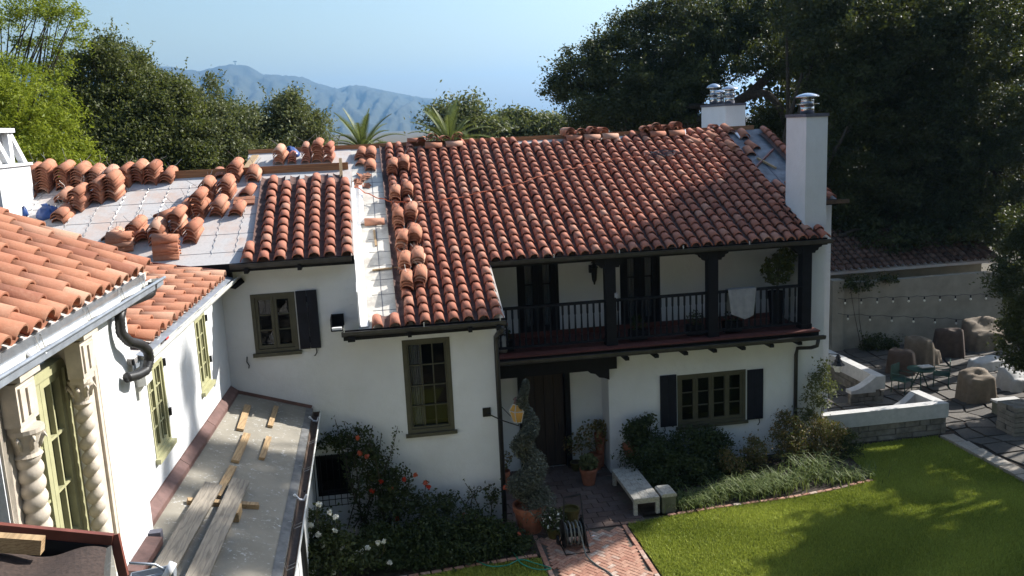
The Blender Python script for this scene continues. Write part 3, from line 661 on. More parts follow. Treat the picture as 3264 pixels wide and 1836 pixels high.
# balcony
MB().box(2.54, 10.98, 20.16, 22.2, 3.22, 3.38).build('balcony_floor', 'dark_timber', house)
tiles_ = MB()
for i in range(28):
    x = 2.58 + i * .3; MB().box(x, x + .292, 20.08, 20.38, 3.385, 3.42 + .003 * (i % 3)).build('floor_tile', 'floor_red', house)
MB().box(2.56, 10.98, 20.385, 21.94, 3.383, 3.41).build('balcony_paving', 'floor_red', house)
for i in range(28):
    x = 2.60 + i * .292; MB().box(x, x + .285, 21.915, 21.945, 3.41, 3.54).build('skirting_tile', 'floor_red', house)
def post(x):
    p = MB().box(x - .125, x + .125, 20.32, 20.57, 3.42, 5.56).build('balcony_post', 'dark_timber', house)
    for s in (-1, 1):
        pr = [(0, 0), (.12, 0), (.14, .05), (.22, .07), (.25, .13), (.34, .15), (.36, .2), (0, .2)]
        MB().prism([(x + s * (.125 + a * .8), 20.35, 5.36 + b) for a, b in pr], (0, .2, 0)).build('bracket', 'dark_timber', p)
    MB().box(x - .14, x + .14, 20.30, 20.59, 3.42, 3.55).build('post_base', 'dark_timber', p)
for x in (5.62, 8.24, 10.72): post(x)
MB().box(2.6, 11.0, 20.33, 20.56, 5.565, 5.72).build('balcony_beam', 'dark_timber', house)
MB().box(2.6, 10.9, 20.56, 21.94, 5.73, 5.77).build('soffit', 'dark_timber', house)
for x in np.arange(2.9, 10.9, .6): MB().box(x - .05, x + .05, 20.6, 21.94, 5.6, 5.73).build('soffit_beam', 'dark_timber', house)
rl = MB().box(2.56, 10.62, 20.39, 20.49, 4.50, 4.56).build('balcony_rail', 'rail_paint', house)
MB().box(2.56, 10.62, 20.40, 20.48, 3.53, 3.58).build('bottom_rail', 'rail_paint', rl)
bal = MB().lathe((0, 0, 0), [(.028, 0), (.028, .14), (.018, .17), (.027, .3), (.019, .62), (.016, .66), (.028, .7), (.028, .92)], 8)
bme = bpy.data.meshes.new('baluster'); bme.from_pydata(bal.v, [], bal.f); bme.materials.append(MATS['rail_paint']); bme.update()
x = 2.72
while x < 10.6:
    if min(abs(x - q) for q in (5.62, 8.24, 10.72)) > .16:
        o = bpy.data.objects.new('baluster', bme); COL.objects.link(o); o.parent = rl; o.location = Vector((x, 20.44, 3.58)) - house.location
    x += .155
# wall lamp on the balcony wall and switch plate
lamp = MB().box(5.48, 5.6, 21.85, 21.95, 5.0, 5.2).build('wall_lamp', 'iron', house)
MB().tube([(5.54, 21.86, 5.26), (5.54, 21.72, 5.32), (5.54, 21.68, 5.24)], .02, 6).build('lamp_arm', 'iron', lamp)
MB().lathe((5.56, 21.68, 4.72), [(.02, 0), (.03, .06), (.06, .12), (.09, .42), (.11, .44), (.07, .5), (.02, .58)], 6).build('lamp_shade', 'iron', lamp)
MB().box(5.70, 5.78, 20.30, 20.318, 4.62, 4.74).build('outlet_plate', 'cloth_grey', house)

# laid tiles ------------------------------------------------------------
mats = []; pans = []
SLEN = lambda y0, y1: (y1 - y0) / math.cos(CA)
for k in range(35):
    x = .66 + .308 * k; y0 = 18.14 if k <= 6 else 20.22; top = 26.42
    if 3 <= k <= 6 or 13 <= k <= 17 or 21 <= k <= 23: top = 26.12
    if x > 10.95: top = 22.95
    mats += tile_column((x, y0, zm(y0)), ES, EX, SLEN(y0, top), first=0)
    pans += pan_run((x - .154, y0 + .04, zm(y0 + .04)), ES, EX, SLEN(y0, top))
for x in (-.02, .33):
    mats += tile_column((x, 18.14, zm(18.14)), ES, EX, .31)
pans += pan_run((.15, 18.18, zm(18.18)), ES, EX, .5)
for x in (11.46, 11.77): mats += tile_column((x, 21.95, zm(21.95)), ES, EX, 1.05); pans += pan_run((x + .15, 21.98, zm(21.98)), ES, EX, 1.0)
mats += tile_column((12.28, 21.95, zm(21.95)), ES, EX, SLEN(21.95, 26.3))
pans += pan_run((12.1, 21.98, zm(21.98)), ES, EX, 4.5)
for k in range(7):
    x = -2.52 + .33 * k
    mats += tile_column((x, 18.12, zl(18.12)), ES, EX, .66 if k == 0 else SLEN(18.12, 21.3 + .25 * (k % 3 == 1) + .1 * (k == 3)))
    if k: pans += pan_run((x - .165, 18.16, zl(18.16)), ES, EX, SLEN(18.16, 21.5))
lay_tiles(mats, rd, CAP, CAP_VF, 'roof_clay')
batch('pan_tiles', PAN_VF, pans, 'shaded_pan_clay', house)
# birdstop cement under the verge of the raised roof
for i in range(9): MB().obox((-.47, 18.2 + .33 * i * math.cos(CA), zl(18.2 + .33 * i * math.cos(CA)) + .0), (.03, 0, 0), (0, .3, .13), (0, 0, .05)).build('verge_piece', 'shaded_pan_clay', house)

# chimneys of the main house
def flue(c, r, h, parent, mat='steel'):
    c = Vector(c); f = MB().lathe(c, [(r, 0), (r, h * .45)], 16).build('flue_pipe', mat, parent, smooth=True)
    MB().lathe(c + V3(0, 0, h * .42), [(r * 1.05, 0), (r * 1.75, .015), (r * 1.75, .03), (r * .9, .05)], 16).build('flue_ring', mat, f)
    MB().lathe(c + V3(0, 0, h * .45), [(r * .95, .02), (r * .95, h * .33)], 16).build('flue_body', mat, f, smooth=True)
    MB().lathe(c + V3(0, 0, h * .78), [(r * 1.75, 0), (r * 1.7, .03), (r * 1.3, h * .13), (r * .7, h * .19), (.02, h * .22)], 20).build('flue_cap', mat, f, smooth=True)
ch = MB().box(10.79, 11.36, 20.62, 21.68, 0, 8.72).build('chimney', 'stucco', house)
MB().box(10.765, 11.385, 20.595, 21.705, 8.722, 8.80).build('chimney_cap', 'lead_cap', ch)
flue((11.06, 21.1, 8.8), .17, .52, ch)
MB().prism([(10.77, 20.75, zm(20.75) + .16), (10.77, 21.7, zm(21.7) + .16), (10.77, 21.7, zm(21.7) - .05), (10.77, 20.75, zm(20.75) - .05)], (-.03, 0, 0)).box(10.74, 11.4, 21.69, 21.9, zm(21.7), zm(21.7) + .2).build('chimney_flashing', 'dark_timber', house)
b0 = at(1825, 262, Y=29.0)
ch = MB().box(b0.x, b0.x + .72, 29.0, 31.2, 6, b0.z - .06).build('chimney', 'stucco', house)
MB().box(b0.x - .03, b0.x + .75, 28.97, 31.23, b0.z - .058, b0.z + .02).build('chimney_cap', 'lead_cap', ch)
for dx, dy, r, h in ((.3, .35, .17, .6), (.25, 1.05, .13, .5), (.3, 1.75, .16, .75)): flue((b0.x + dx, 29 + dy, b0.z + .02), r, h, ch)
# white chimney with triangular openings at the left end of the raised roof
X0 = -8.7; X1 = -7.42; Ya, Yb = 19.5, 21.3; cz = zl(19.5)
lc = MB().box(X0, X1, Ya, Yb, cz - .4, 8.48).build('chimney', 'stucco', house)
MB().box(X0 - .03, X1 + .05, Ya - .03, Yb + .05, 8.482, 8.54).build('chimney_ledge', 'stucco', lc)
g = MB(); ym = (Ya + Yb) / 2
def leg_(p, q, w, ext): g.prism([p + V3(*[-c * w for c in ext]), p + V3(*[c * w for c in ext]), q + V3(*[c * w for c in ext]), q + V3(*[-c * w for c in ext])], V3(-.12, 0, 0) if ext[1] else V3(0, .12, 0))
zt, zb = 9.2, 8.542
for ya_, yb_ in ((Ya + .1, Ya + .42), (ym - .08, Ya + .48), (ym + .08, Yb - .48), (Yb - .1, Yb - .42)): leg_(V3(X1 - .04, ya_, zb), V3(X1 - .16, yb_, zt), .10, (0, 1, 0))
for xa_, xb_ in ((X1 - .12, X1 - .3), (X0 + .12, X0 + .3)): leg_(V3(xa_, Ya + .06, zb), V3(xb_, Ya + .22, zt), .12, (1, 0, 0))
g.prism([(X0 + .2, Ya + .15, zt + .002), (X1 - .1, Ya + .15, zt + .002), (X1 - .1, Yb - .3, zt + .002), (X0 + .2, Yb - .3, zt + .002)], (0, 0, .09))
g.box(X0 + .25, X1 - .35, Ya + .35, Yb - .3, zb, zt)
g.build('chimney_top', 'stucco', lc)

# orange cord across the roof, cable pile
cp = [at(x, y, pl=(0, -SL, 1, 4.8 - SL * 18.2 + .17)) for x, y in ((895, 470), (930, 490), (975, 505), (1040, 512), (1100, 506), (1200, 487), (1300, 462), (1380, 438), (1460, 418), (1540, 402), (1600, 396), (1640, 391))]
fine_ = []
for i in range(len(cp) - 1):
    for j in range(6): q = cp[i].lerp(cp[i + 1], j / 6); fine_.append(q + V3(0, 0, .02 * math.sin((i * 6 + j) * 1.3)))
tag(MB().tube([p - cp[0] for p in fine_], .014, 5).build('rope', 'cord_orange', loc=None), 'thin orange rope snaking across the tiled roof slope', 'rope').location = cp[0]
q0 = at(1665, 388, pl=(0, -SL, 1, 4.8 - SL * 18.2 + .17)); pts = []
for i in range(60):
    a = i * .55; r = .22 + .13 * math.sin(i * .7); pts.append(V3(r * 1.5 * math.cos(a) + .15 * math.sin(i * .21), r * .5 * math.sin(a), SL * r * .5 * math.sin(a) + .03 * math.sin(i * 1.9) + .03))
o = MB().tube(pts, .009, 4).build('cable', 'cord_dark'); o.location = q0; tag(o, 'tangled dark cable heaped on the tiles below the ridge', 'cable')

# ------------------------------------------------------------------ side wing (left, towards the camera)
wing = thing('side_wing', 'sunlit white wing with clay tile roofs and carved window beside the flat roof', 'house wing', (-3.3, 12, 3.6))
WU = V3(.04, 1, 0).normalized(); WN = V3(1, -.04, 0).normalized()
def wx(y, c=0): return -3.16 + .04 * (y - 18.6) + c       # far wall face
def nx(y, c=0): return -3.25 + .04 * (y - 11.6) + c       # near wall face
# far wall with two windows; near wall with the carved window bay
a0 = 11.55
wall('wall', (wx(a0), a0, 0), WU, WN, 7.05, 0, 6.12, .28, [(13.0 - a0, 13.86 - a0, 4.28, 5.62), (16.08 - a0, 16.88 - a0, 4.36, 5.70)], parent=wing)
n0 = 5.6
BAY = (8.66, 10.06)
wall('wall', (nx(n0), n0, 0), WU, WN, 11.6 - n0, 0, 6.95, .34, [(5.9 - n0, 8.02 - n0, 3.9, 6.7), (BAY[0] - n0, BAY[1] - n0, 3.9, 6.86)], parent=wing)
MB().box(-3.9, nx(11.6), 11.6, 11.9, 0, 6.95).build('wall', 'stucco', wing)
window((wx(13.0), 13.0, 4.28), WU, WN, .86, 1.34, wing, 'sage_paint', 2, 4, leafs=2, depth=.1, frame=.05, stile=.05)
window((wx(16.08), 16.08, 4.36), WU, WN, .80, 1.34, wing, 'sage_paint', 2, 4, leafs=2, depth=.1, frame=.05, stile=.05)
for y, z in ((13.9, 5.45), (13.9, 4.65), (16.93, 5.5), (16.93, 4.7)): MB().box(wx(y), wx(y) + .04, y, y + .05, z, z + .12).build('hinge', 'iron', wing)
# french window set back in the bay
window((nx(BAY[0]) - .12, BAY[0], 3.9), WU, WN, BAY[1] - BAY[0], 2.72, wing, 'sage_paint', 2, 4, leafs=2, depth=.12, frame=.10, stile=.09, sill=False, bar=.03)
# arched head over the bay
ar = MB(); n = 14
for i in range(n):
    t0, t1 = math.pi * i / n, math.pi * (i + 1) / n; yc = (BAY[0] + BAY[1]) / 2; hw = (BAY[1] - BAY[0]) / 2
    ya, yb = yc - hw * math.cos(t0), yc - hw * math.cos(t1); za, zb = 6.36 + .48 * math.sin(t0), 6.36 + .48 * math.sin(t1)
    ar.prism([(nx(ya), ya, za), (nx(yb), yb, zb), (nx(yb), yb, 6.865), (nx(ya), ya, 6.865)], (-.3, 0, 0))
ar.build('arch_head', 'cast_stone', wing)
# cast stone pilasters: stepped mouldings
def strip(y0, y1, z0, z1, proud, name='pilaster', mat='cast_stone'):
    return MB().prism([(nx(y0, .002), y0, z0), (nx(y1, .002), y1, z0), (nx(y1, .002), y1, z1), (nx(y0, .002), y0, z1)], (proud, 0, 0)).build(name, mat, wing)
for s, yc in ((1, 10.06), (-1, 8.02)):
    e = (lambda a, b: (yc + a, yc + b))
    strip(*e(.02, .30), 3.9, 6.84, .02); strip(*e(.32, .37), 3.9, 6.9, .05, 'moulding'); strip(*e(.40, .44), 3.9, 6.6, .035, 'moulding'); strip(*e(.50, .53), 3.95, 6.45, .02, 'moulding')
strip(8.46, 8.655, 3.9, 6.84, .05); strip(8.05, 8.2, 3.9, 6.84, .02)
for yc in (9.92 + .02, 8.34):
    strip(yc - .2, yc + .2, 6.42, 6.82, .16, 'frieze_block'); strip(yc - .16, yc + .16, 6.47, 6.77, .18, 'frieze_panel'); strip(yc - .05, yc + .05, 6.5, 6.75, .20, 'triglyph')
    strip(yc - .22, yc + .22, 6.84, 6.94, .22, 'cornice'); strip(yc - .17, yc + .17, 6.35, 6.418, .14, 'abacus')
def twisted_column(y, x, z0, z1, r, turns, lo, hi, name='twisted_column', parent=wing, seg=28, rings=220):
    v = []; f = []
    for i in range(rings + 1):
        z = z0 + (z1 - z0) * i / rings
        for j in range(seg):
            th = 2 * math.pi * j / seg; ph = th - 2 * math.pi * turns * i / rings
            b = abs(math.cos(ph / 2)) ** .8
            rr = r * (lo + hi * b); v.append((x + rr * math.cos(th), y + rr * math.sin(th), z))
    for i in range(rings):
        for j in range(seg): f.append((i * seg + j, i * seg + (j + 1) % seg, (i + 1) * seg + (j + 1) % seg, (i + 1) * seg + j))
    mb = MB(); mb.v = v; mb.f = f
    c = mb.build(name, 'cast_stone', parent, smooth=True)
    MB().lathe((x, y, z1 - .02), [(r * .95, 0), (r * 1.15, .02), (r * .95, .05), (r * 1.0, .08), (r * 1.1, .14), (r * 1.35, .22), (r * 1.5, .25), (r * 1.5, .29)], 20).build('capital', 'cast_stone', c, smooth=False)
    lv = MB()
    for k in range(8):
        th = k * math.pi / 4; p = V3(x + r * 1.0 * math.cos(th), y + r * 1.0 * math.sin(th), z1 + .08); o = V3(math.cos(th), math.sin(th), 0)
        lv.tube([p, p + o * .02 + V3(0, 0, .07), p + o * .06 + V3(0, 0, .12), p + o * .075 + V3(0, 0, .08)], [.022, .026, .02, .008], 5)
    lv.build('acanthus_leaf', 'cast_stone', c, smooth=True); return c
twisted_column(9.94, nx(9.94) + .04, 3.95, 6.1, .085, 13.6, .52, .62)
twisted_column(8.34, nx(8.34) + .09, 3.95, 6.1, .118, 15, .80, .26)
# near roof: slopes down to the right
NSL = .46; na = math.atan(NSL)
def ne(y): return -3.10 + .045 * (y - 12.6)               # eave line
nes = V3(-math.cos(na), 0, math.sin(na)); nex = V3(.045, 1, 0).normalized()
def nz(x, y): return 7.13 + (ne(y) - x) * NSL
nd = MB().prism([(ne(5.5), 5.5, 7.13), (ne(12.55), 12.55, 7.13), (ne(12.55) - 4.2, 12.55, 7.13 + 4.2 * NSL), (ne(5.5) - 4.2, 5.5, 7.13 + 4.2 * NSL)], (0, 0, -.1)).build('roof_deck', 'felt', wing)
mats = []; pans = []
y = 12.42; i = 0
while y > 6.2:
    mats += tile_column((ne(y) + .05, y, 7.13), nes, nex, 3.7, step=.47, first=.235 * (i % 2), lift=.07); pans += pan_run((ne(y - .17) + .05, y - .17, 7.13), nes, nex, 3.6)
    if i % 2: mats.append(basis(nex, nes, V3(ne(y) + .05, y, 7.13) + nes.cross(nex) * -.045, -.03))
    y -= .335; i += 1
lay_tiles(mats, nd, CAP_WIDE, WIDE_VF, 'old_clay')
batch('pan_tiles', PAN_VF, pans, 'old_clay', wing)
MB().prism([(ne(5.5) - .02, 5.5, 6.93), (ne(12.5) - .02, 12.5, 6.93), (ne(12.5) - .02, 12.5, 7.12), (ne(5.5) - .02, 5.5, 7.12)], (.02, 0, 0)).build('fascia', 'gutter_grey', wing)
g1 = gutter((ne(5.5), 5.5, 7.02), (ne(12.75), 12.75, 7.0), WN, w=.17, h=.12, mat='gutter_pale', parent=wing)
MB().tube([(ne(5.5) + .19, 5.5, 7.03), (ne(12.75) + .19, 12.75, 7.01)], .02, 8).build('gutter_lip', 'gutter_grey', g1)
MB().prism([(ne(5.5) + .171, 5.5, 6.93), (ne(12.7) + .171, 12.7, 6.92), (ne(12.7) + .171, 12.7, 6.985), (ne(5.5) + .171, 5.5, 7.0)], (.006, 0, 0)).build('gutter_face', 'gutter_grey', g1)
MB().box(-3.55, nx(11) + .02, 5.5, 11.95, 6.86, 6.9).build('soffit', 'cast_stone', wing)
def hanger(y, x, z, w, parent=wing):
    MB().tube([(x - .05, y - .06, z + .08), (x + .0, y - .06, z + .08), (x + .03, y - .05, z - .05), (x + w, y - .04, z - .005), (x + w, y + .06, z + .0), (x + .03, y + .06, z - .05), (x, y + .07, z + .08)], .006, 4).build('gutter_hanger', 'wire', parent)
for y in (7.6, 8.9, 10.2, 11.4, 12.3): hanger(y, ne(y) + .01, 7.02, .17)
MB().tube([(ne(8.6) + .01, 8.62, 7.0), (ne(8.6) + .08, 8.62, 6.93), (ne(8.6) + .17, 8.62, 7.0)], .028, 6).build('tape_patch', 'white_plastic', g1)
# corrugated downspout from the near gutter round the corner
def corrugated(pts, r, name='downspout'):
    P = [Vector(p) for p in pts]; out = []; rad = []
    for i in range(len(P) - 1):
        n = max(2, int((P[i + 1] - P[i]).length / .022))
        for j in range(n): out.append(P[i].lerp(P[i + 1], j / n)); rad.append(r * (1.06 if (len(out) % 2) else .95))
    for _ in range(2): out = [out[0]] + [(out[i - 1] + out[i] * 2 + out[i + 1]) / 4 for i in range(1, len(out) - 1)] + [out[-1]]
    return MB().tube(out, rad, 10).build(name, 'black_pipe', wing, smooth=True)
corrugated([at(384, 712, Y=12.35), at(380, 738, Y=12.3), at(345, 752, Y=11.9), at(308, 766, Y=11.4), at(301, 800, Y=11.25), at(304, 838, Y=11.25), at(325, 860, Y=11.35), at(354, 866, Y=11.6), at(372, 882, Y=11.75), at(376, 905, Y=11.8), at(368, 932, Y=11.7), at(345, 944, Y=11.5), at(316, 951, Y=11.3)], .062)
# lower tile roof over the far wall
LSL = .19; la = math.atan(LSL)
def le(y): return wx(y) + .26
les = V3(-math.cos(la), 0, math.sin(la)); lex = V3(.04, 1, 0).normalized()
ld = MB().prism([(le(11.7), 11.7, 6.12), (le(18.15), 18.15, 6.12), (le(18.15) - 2.2, 18.15, 6.12 + 2.2 * LSL), (le(11.7) - 2.2, 11.7, 6.12 + 2.2 * LSL)], (0, 0, -.08)).build('roof_deck', 'felt', wing)
mats = []; pans = []; y = 17.75; i = 0
while y > 12.5:
    mats += tile_column((le(y) + .02, y, 6.12), les, lex, 2.1, step=.47, first=.235 * (i % 2), lift=.065); pans += pan_run((le(y - .17) + .02, y - .17, 6.12), les, lex, 2.0)
    if i % 2: mats.append(basis(lex, les, V3(le(y) + .02, y, 6.12) + les.cross(lex) * -.03, -.03))
    y -= .335; i += 1
lay_tiles(mats, ld, CAP_WIDE, WIDE_VF, 'old_clay')
batch('pan_tiles', PAN_VF, pans, 'old_clay', wing)
for i in range(5): MB().obox(V3(le(18) - .0, 18.0, 6.16) + les * (.22 + .42 * i), les * .41, (0, .05, .0), (0, .0, .12)).build('verge_tile', 'floor_red', wing)
MB().obox(V3(le(12.3) - .0, 12.28, 6.15) + les * .42, les * .8, (.0, .22, 0), (0, 0, .06)).build('verge_tile', 'old_clay', wing)
MB().prism([(le(11.7) - .02, 11.7, 5.97), (le(18.15) - .02, 18.15, 5.97), (le(18.15) - .02, 18.15, 6.11), (le(11.7) - .02, 11.7, 6.11)], (.02, 0, 0)).build('fascia', 'gutter_grey', wing)
MB().prism([(le(11.9) - .02, 11.9, 6.121), (le(18.15) - .02, 18.15, 6.121), (le(18.15) + .09, 18.15, 6.09), (le(11.9) + .09, 11.9, 6.09)], (0, 0, .012)).build('drip_edge', 'gutter_grey', wing)
g2 = gutter((le(12.0), 12.0, 6.07), (le(18.35), 18.35, 6.07), WN, w=.13, h=.10, mat='gutter_pale', parent=wing)
for y in (12.9, 13.9, 15.2, 16.6, 17.7): hanger(y, le(y) + .01, 6.08, .13)
MB().box(wx(12.2) + .02, wx(12.2) + .30, 11.95, 12.3, 5.68, 5.86).build('gutter_end_box', 'gutter_pale', wing)
MB().lathe((wx(12.1) + .12, 12.1, 5.46), [(.06, 0), (.07, .12), (.13, .2), (.14, .26)], 8).build('rain_head', 'gutter_pale', wing)
MB().prism([(le(12) + .16, 11.99, 6.03), (le(12) - .04, 11.99, 6.03), (le(12) - .02, 11.99, 5.94), (le(12) + .03, 11.99, 5.88), (le(12) + .1, 11.99, 5.88), (le(12) + .15, 11.99, 5.95)], (0, -.01, 0)).build('gutter_cap', 'gutter_grey', wing)
MB().box(le(13) + .03, le(13) + .09, 12.98, 13.14, 6.05, 6.085).build('gutter_clip', 'red_plastic', g2)
# flat felt roof along the wing
FR = lambda x: 3.62 - .323 * (x + 3.2)
fl = MB().prism([(-3.6, 9.2, FR(-3.6)), (-1.53, 9.2, FR(-1.53)), (-1.53, 18.59, FR(-1.53)), (-3.15, 18.59, FR(-3.15))], (0, 0, -.12)).build('flat_roof', 'mineral_felt', wing)
MB().box(-1.62, -1.535, 9.2, 18.5, 2.75, FR(-1.535) - .125).build('fascia', 'dark_timber', wing)
MB().prism([(-1.66, 9.2, FR(-1.66) + .004), (-1.525, 9.2, FR(-1.525) + .004), (-1.525, 18.5, FR(-1.525) + .004), (-1.66, 18.5, FR(-1.66) + .004)], (0, 0, .008)).build('drip_edge', 'drip_grey', wing)
g3 = gutter((-1.52, 9.2, 3.03), (-1.52, 18.35, 3.07), (1, 0, 0), w=.15, h=.11, mat='gutter_rust', parent=wing)
MB().tube([(-1.36, 9.2, 3.04), (-1.36, 18.35, 3.08)], .014, 6).build('gutter_lip', 'gutter_pale', g3)
for y in (10.6, 11.6, 12.9, 15.2, 16.6): hanger(y, -1.53, 3.06, .17)
for y in (13.9, 17.9): MB().tube([(-1.56, y - .05, 3.14), (-1.5, y + .0, 3.03), (-1.42, y + .02, 3.0), (-1.37, y + .05, 3.08)], .022, 6).build('gutter_strap', 'white_plastic', g3)
pipe([(-1.42, 14.4, 2.95), (-1.5, 14.4, 2.7), (-1.56, 14.4, 2.5), (-1.56, 14.4, 0)], .05, 'dark_timber', wing)
MB().box(-1.72, -1.66, 9.2, 18.59, 0, 2.75).build('wall', 'stucco', wing)
# flashing along the wall foot
ya = [11.75, 14.2, 16.2, 18.55]
for i in range(3):
    y0_, y1_ = ya[i], ya[i + 1] - .012
    MB().prism([(wx(y0_, .004), y0_, FR(wx(y0_)) + .16), (wx(y1_, .004), y1_, FR(wx(y1_)) + .16), (wx(y1_, .02), y1_, FR(wx(y1_)) + .03), (wx(y1_, .13), y1_, FR(wx(y1_, .13)) + .015), (wx(y0_, .13), y0_, FR(wx(y0_, .13)) + .015), (wx(y0_, .02), y0_, FR(wx(y0_)) + .03)], (.004, 0, .004)).build('flashing', 'red_flash', wing)
    MB().prism([(wx(y0_, .0), y0_, FR(wx(y0_)) - .02), (wx(y1_, .0), y1_, FR(wx(y1_)) - .02), (wx(y1_, .0), y1_, FR(wx(y1_)) + .15), (wx(y0_, .0), y0_, FR(wx(y0_)) + .15)], (.14, 0, -.115)).build('flashing_skirt', 'red_flash', wing)
MB().prism([(nx(10.6, .002), 10.6, FR(nx(10.6)) + .0), (nx(11.55, .002), 11.55, FR(nx(11.55)) + .0), (nx(11.55, .2), 11.55, FR(nx(11.55, .2)) + .03), (nx(10.6, .2), 10.6, FR(nx(10.6, .2)) + .03)], (0, 0, .1)).build('flashing', 'red_flash', wing)
MB().box(nx(11.6, .0), nx(11.6, .16), 11.61, 11.74, FR(-3.2) - .02, FR(-3.2) + .12).build('flashing_end', 'lead_cap', wing)
MB().beam((-3.05, 18.57, FR(-3.05) + .03), (-1.55, 18.57, FR(-1.55) + .03), .03, .07).build('flashing', 'red_flash', wing)
# scaffold planks and battens left on the flat roof
pn = V3(.323, 0, 1).normalized(); pu = V3(1, 0, -.323).normalized()
def board(name, x0, y0, x1, y1, w, th, lift, mat, label, cat, group=None):
    p = V3(x0, y0, FR(x0)) + pn * lift; q = V3(x1, y1, FR(x1)) + pn * lift; d = q - p; side = pn.cross(d).normalized() * w
    o = MB().obox(p, side, pn * th, d).build(name, mat, loc=p + pn * th / 2); 
    return tag(o, label, cat, group)
board('scaffold_plank', -2.97, 9.6, -2.76, 13.5, .27, .05, .12, 'plank_wood', 'long grey weathered scaffold plank nearer the white wall', 'plank')
board('scaffold_plank', -2.55, 9.6, -2.40, 13.85, .27, .05, .12, 'plank_wood', 'long grey weathered scaffold plank nearer the gutter edge', 'plank')
board('lumber_batten', -2.72, 16.35, -2.76, 17.8, .13, .05, .03, 'lumber', 'short timber batten half in sun on the flat roof near the corner', 'timber')
board('lumber_batten', -2.24, 16.85, -2.24, 18.1, .10, .05, .03, 'lumber', 'timber batten with only its near end in sun, far right on the flat roof', 'timber')
board('lumber_batten', -2.60, 14.8, -2.58, 16.2, .13, .05, .03, 'lumber', 'timber batten in the left row just behind the one by the planks', 'timber')
board('lumber_batten', -2.21, 15.15, -2.20, 16.25, .10, .05, .03, 'lumber', 'short thick timber batten alone in shade on the right side of the flat roof', 'timber')
board('lumber_batten', -2.66, 13.3, -2.60, 14.55, .12, .05, .03, 'lumber', 'timber batten with its end under the tip of the scaffold planks', 'timber')
board('lumber_batten', -3.02, 12.95, -2.05, 13.22, .11, .07, .035, 'lumber', 'timber bearer lying crosswise beneath the two scaffold planks', 'timber')
MB().box(-2.36, -2.24, 12.6, 12.95, FR(-2.3) + .0, FR(-2.3) + .14).build('timber_block', 'lumber', wing)

# ------------------------------------------------------------------ porch roof edge in the near left corner
e0, e1 = at(-40, 1326, Y=7.0), at(284, 1357, Y=7.0)
pr = thing('porch_roof', 'opened roof edge with red metal trim and brown felt in the near corner', 'roof edge', e1)
MB().beam(e0, e1, .05, .085).build('metal_trim', 'red_metal', pr)
MB().prism([e0 + V3(0, -.03, -.04), e1 + V3(0, -.03, -.04), e1 + V3(0, -.05, -.16), e0 + V3(0, -.05, -.24)], (0, -.015, 0)).build('trim_face', 'dark_timber', pr)
MB().beam(e1 + V3(.01, .02, .03), e1 + V3(.06, -.05, -.3), .07, .04, V3(0, 1, 0)).build('trim_end', 'red_metal', pr)
k0, k1 = at(-40, 1362, Y=6.7), at(108, 1372, Y=6.7)
bl = MB().beam(k0, k1, .09, .12).build('timber_end', 'lumber', pr)
a_, b_, c_, d_ = at(-60, 1400, Y=6.75), at(268, 1382, Y=6.85), at(275, 1520, Y=5.9), at(-60, 1520, Y=5.9)
mb = MB(); n = 20
for i in range(n):
    for j in range(n):
        def g(s, t): q = a_.lerp(b_, s).lerp(d_.lerp(c_, s), t); return q + V3(0, 0, .035 * math.sin(s * 9 + t * 3) * (1 - t))
        mb.sheet([g(i / n, j / n), g((i + 1) / n, j / n), g((i + 1) / n, (j + 1) / n), g(i / n, (j + 1) / n)])
mb.build('roof_felt', 'brown_felt', pr)
MB().prism([b_ + V3(-.06, 0, -.02), b_ + V3(.04, 0, .03), c_ + V3(.08, 0, 0), c_ + V3(-.0, 0, 0)], (0, 0, -.03)).build('torn_edge', 'mineral_felt', pr)
MB().prism([a_ + V3(0, .02, -.3), b_ + V3(0, .02, -.3), b_ + V3(0, .02, -.05), a_ + V3(0, .02, -.05)], (0, .02, 0)).build('backing', 'dark_timber', pr)
h0 = at(325, 1416, Y=7.4)
g4 = gutter(at(330, 1440, Y=7.6), at(440, 1418, Y=7.6), (0, -1, -.2), w=.12, h=.10, mat='gutter_grey', parent=pr)
pipe([at(415, 1455, Y=7.45), at(436, 1415, Y=7.5)], .035, 'white_plastic', pr, 'pipe_end')
pipe([h0, at(390, 1420, Y=7.5), at(412, 1432, Y=7.5), at(420, 1470, Y=7.5)], .012, 'gutter_grey', pr, 'hanger_rod')

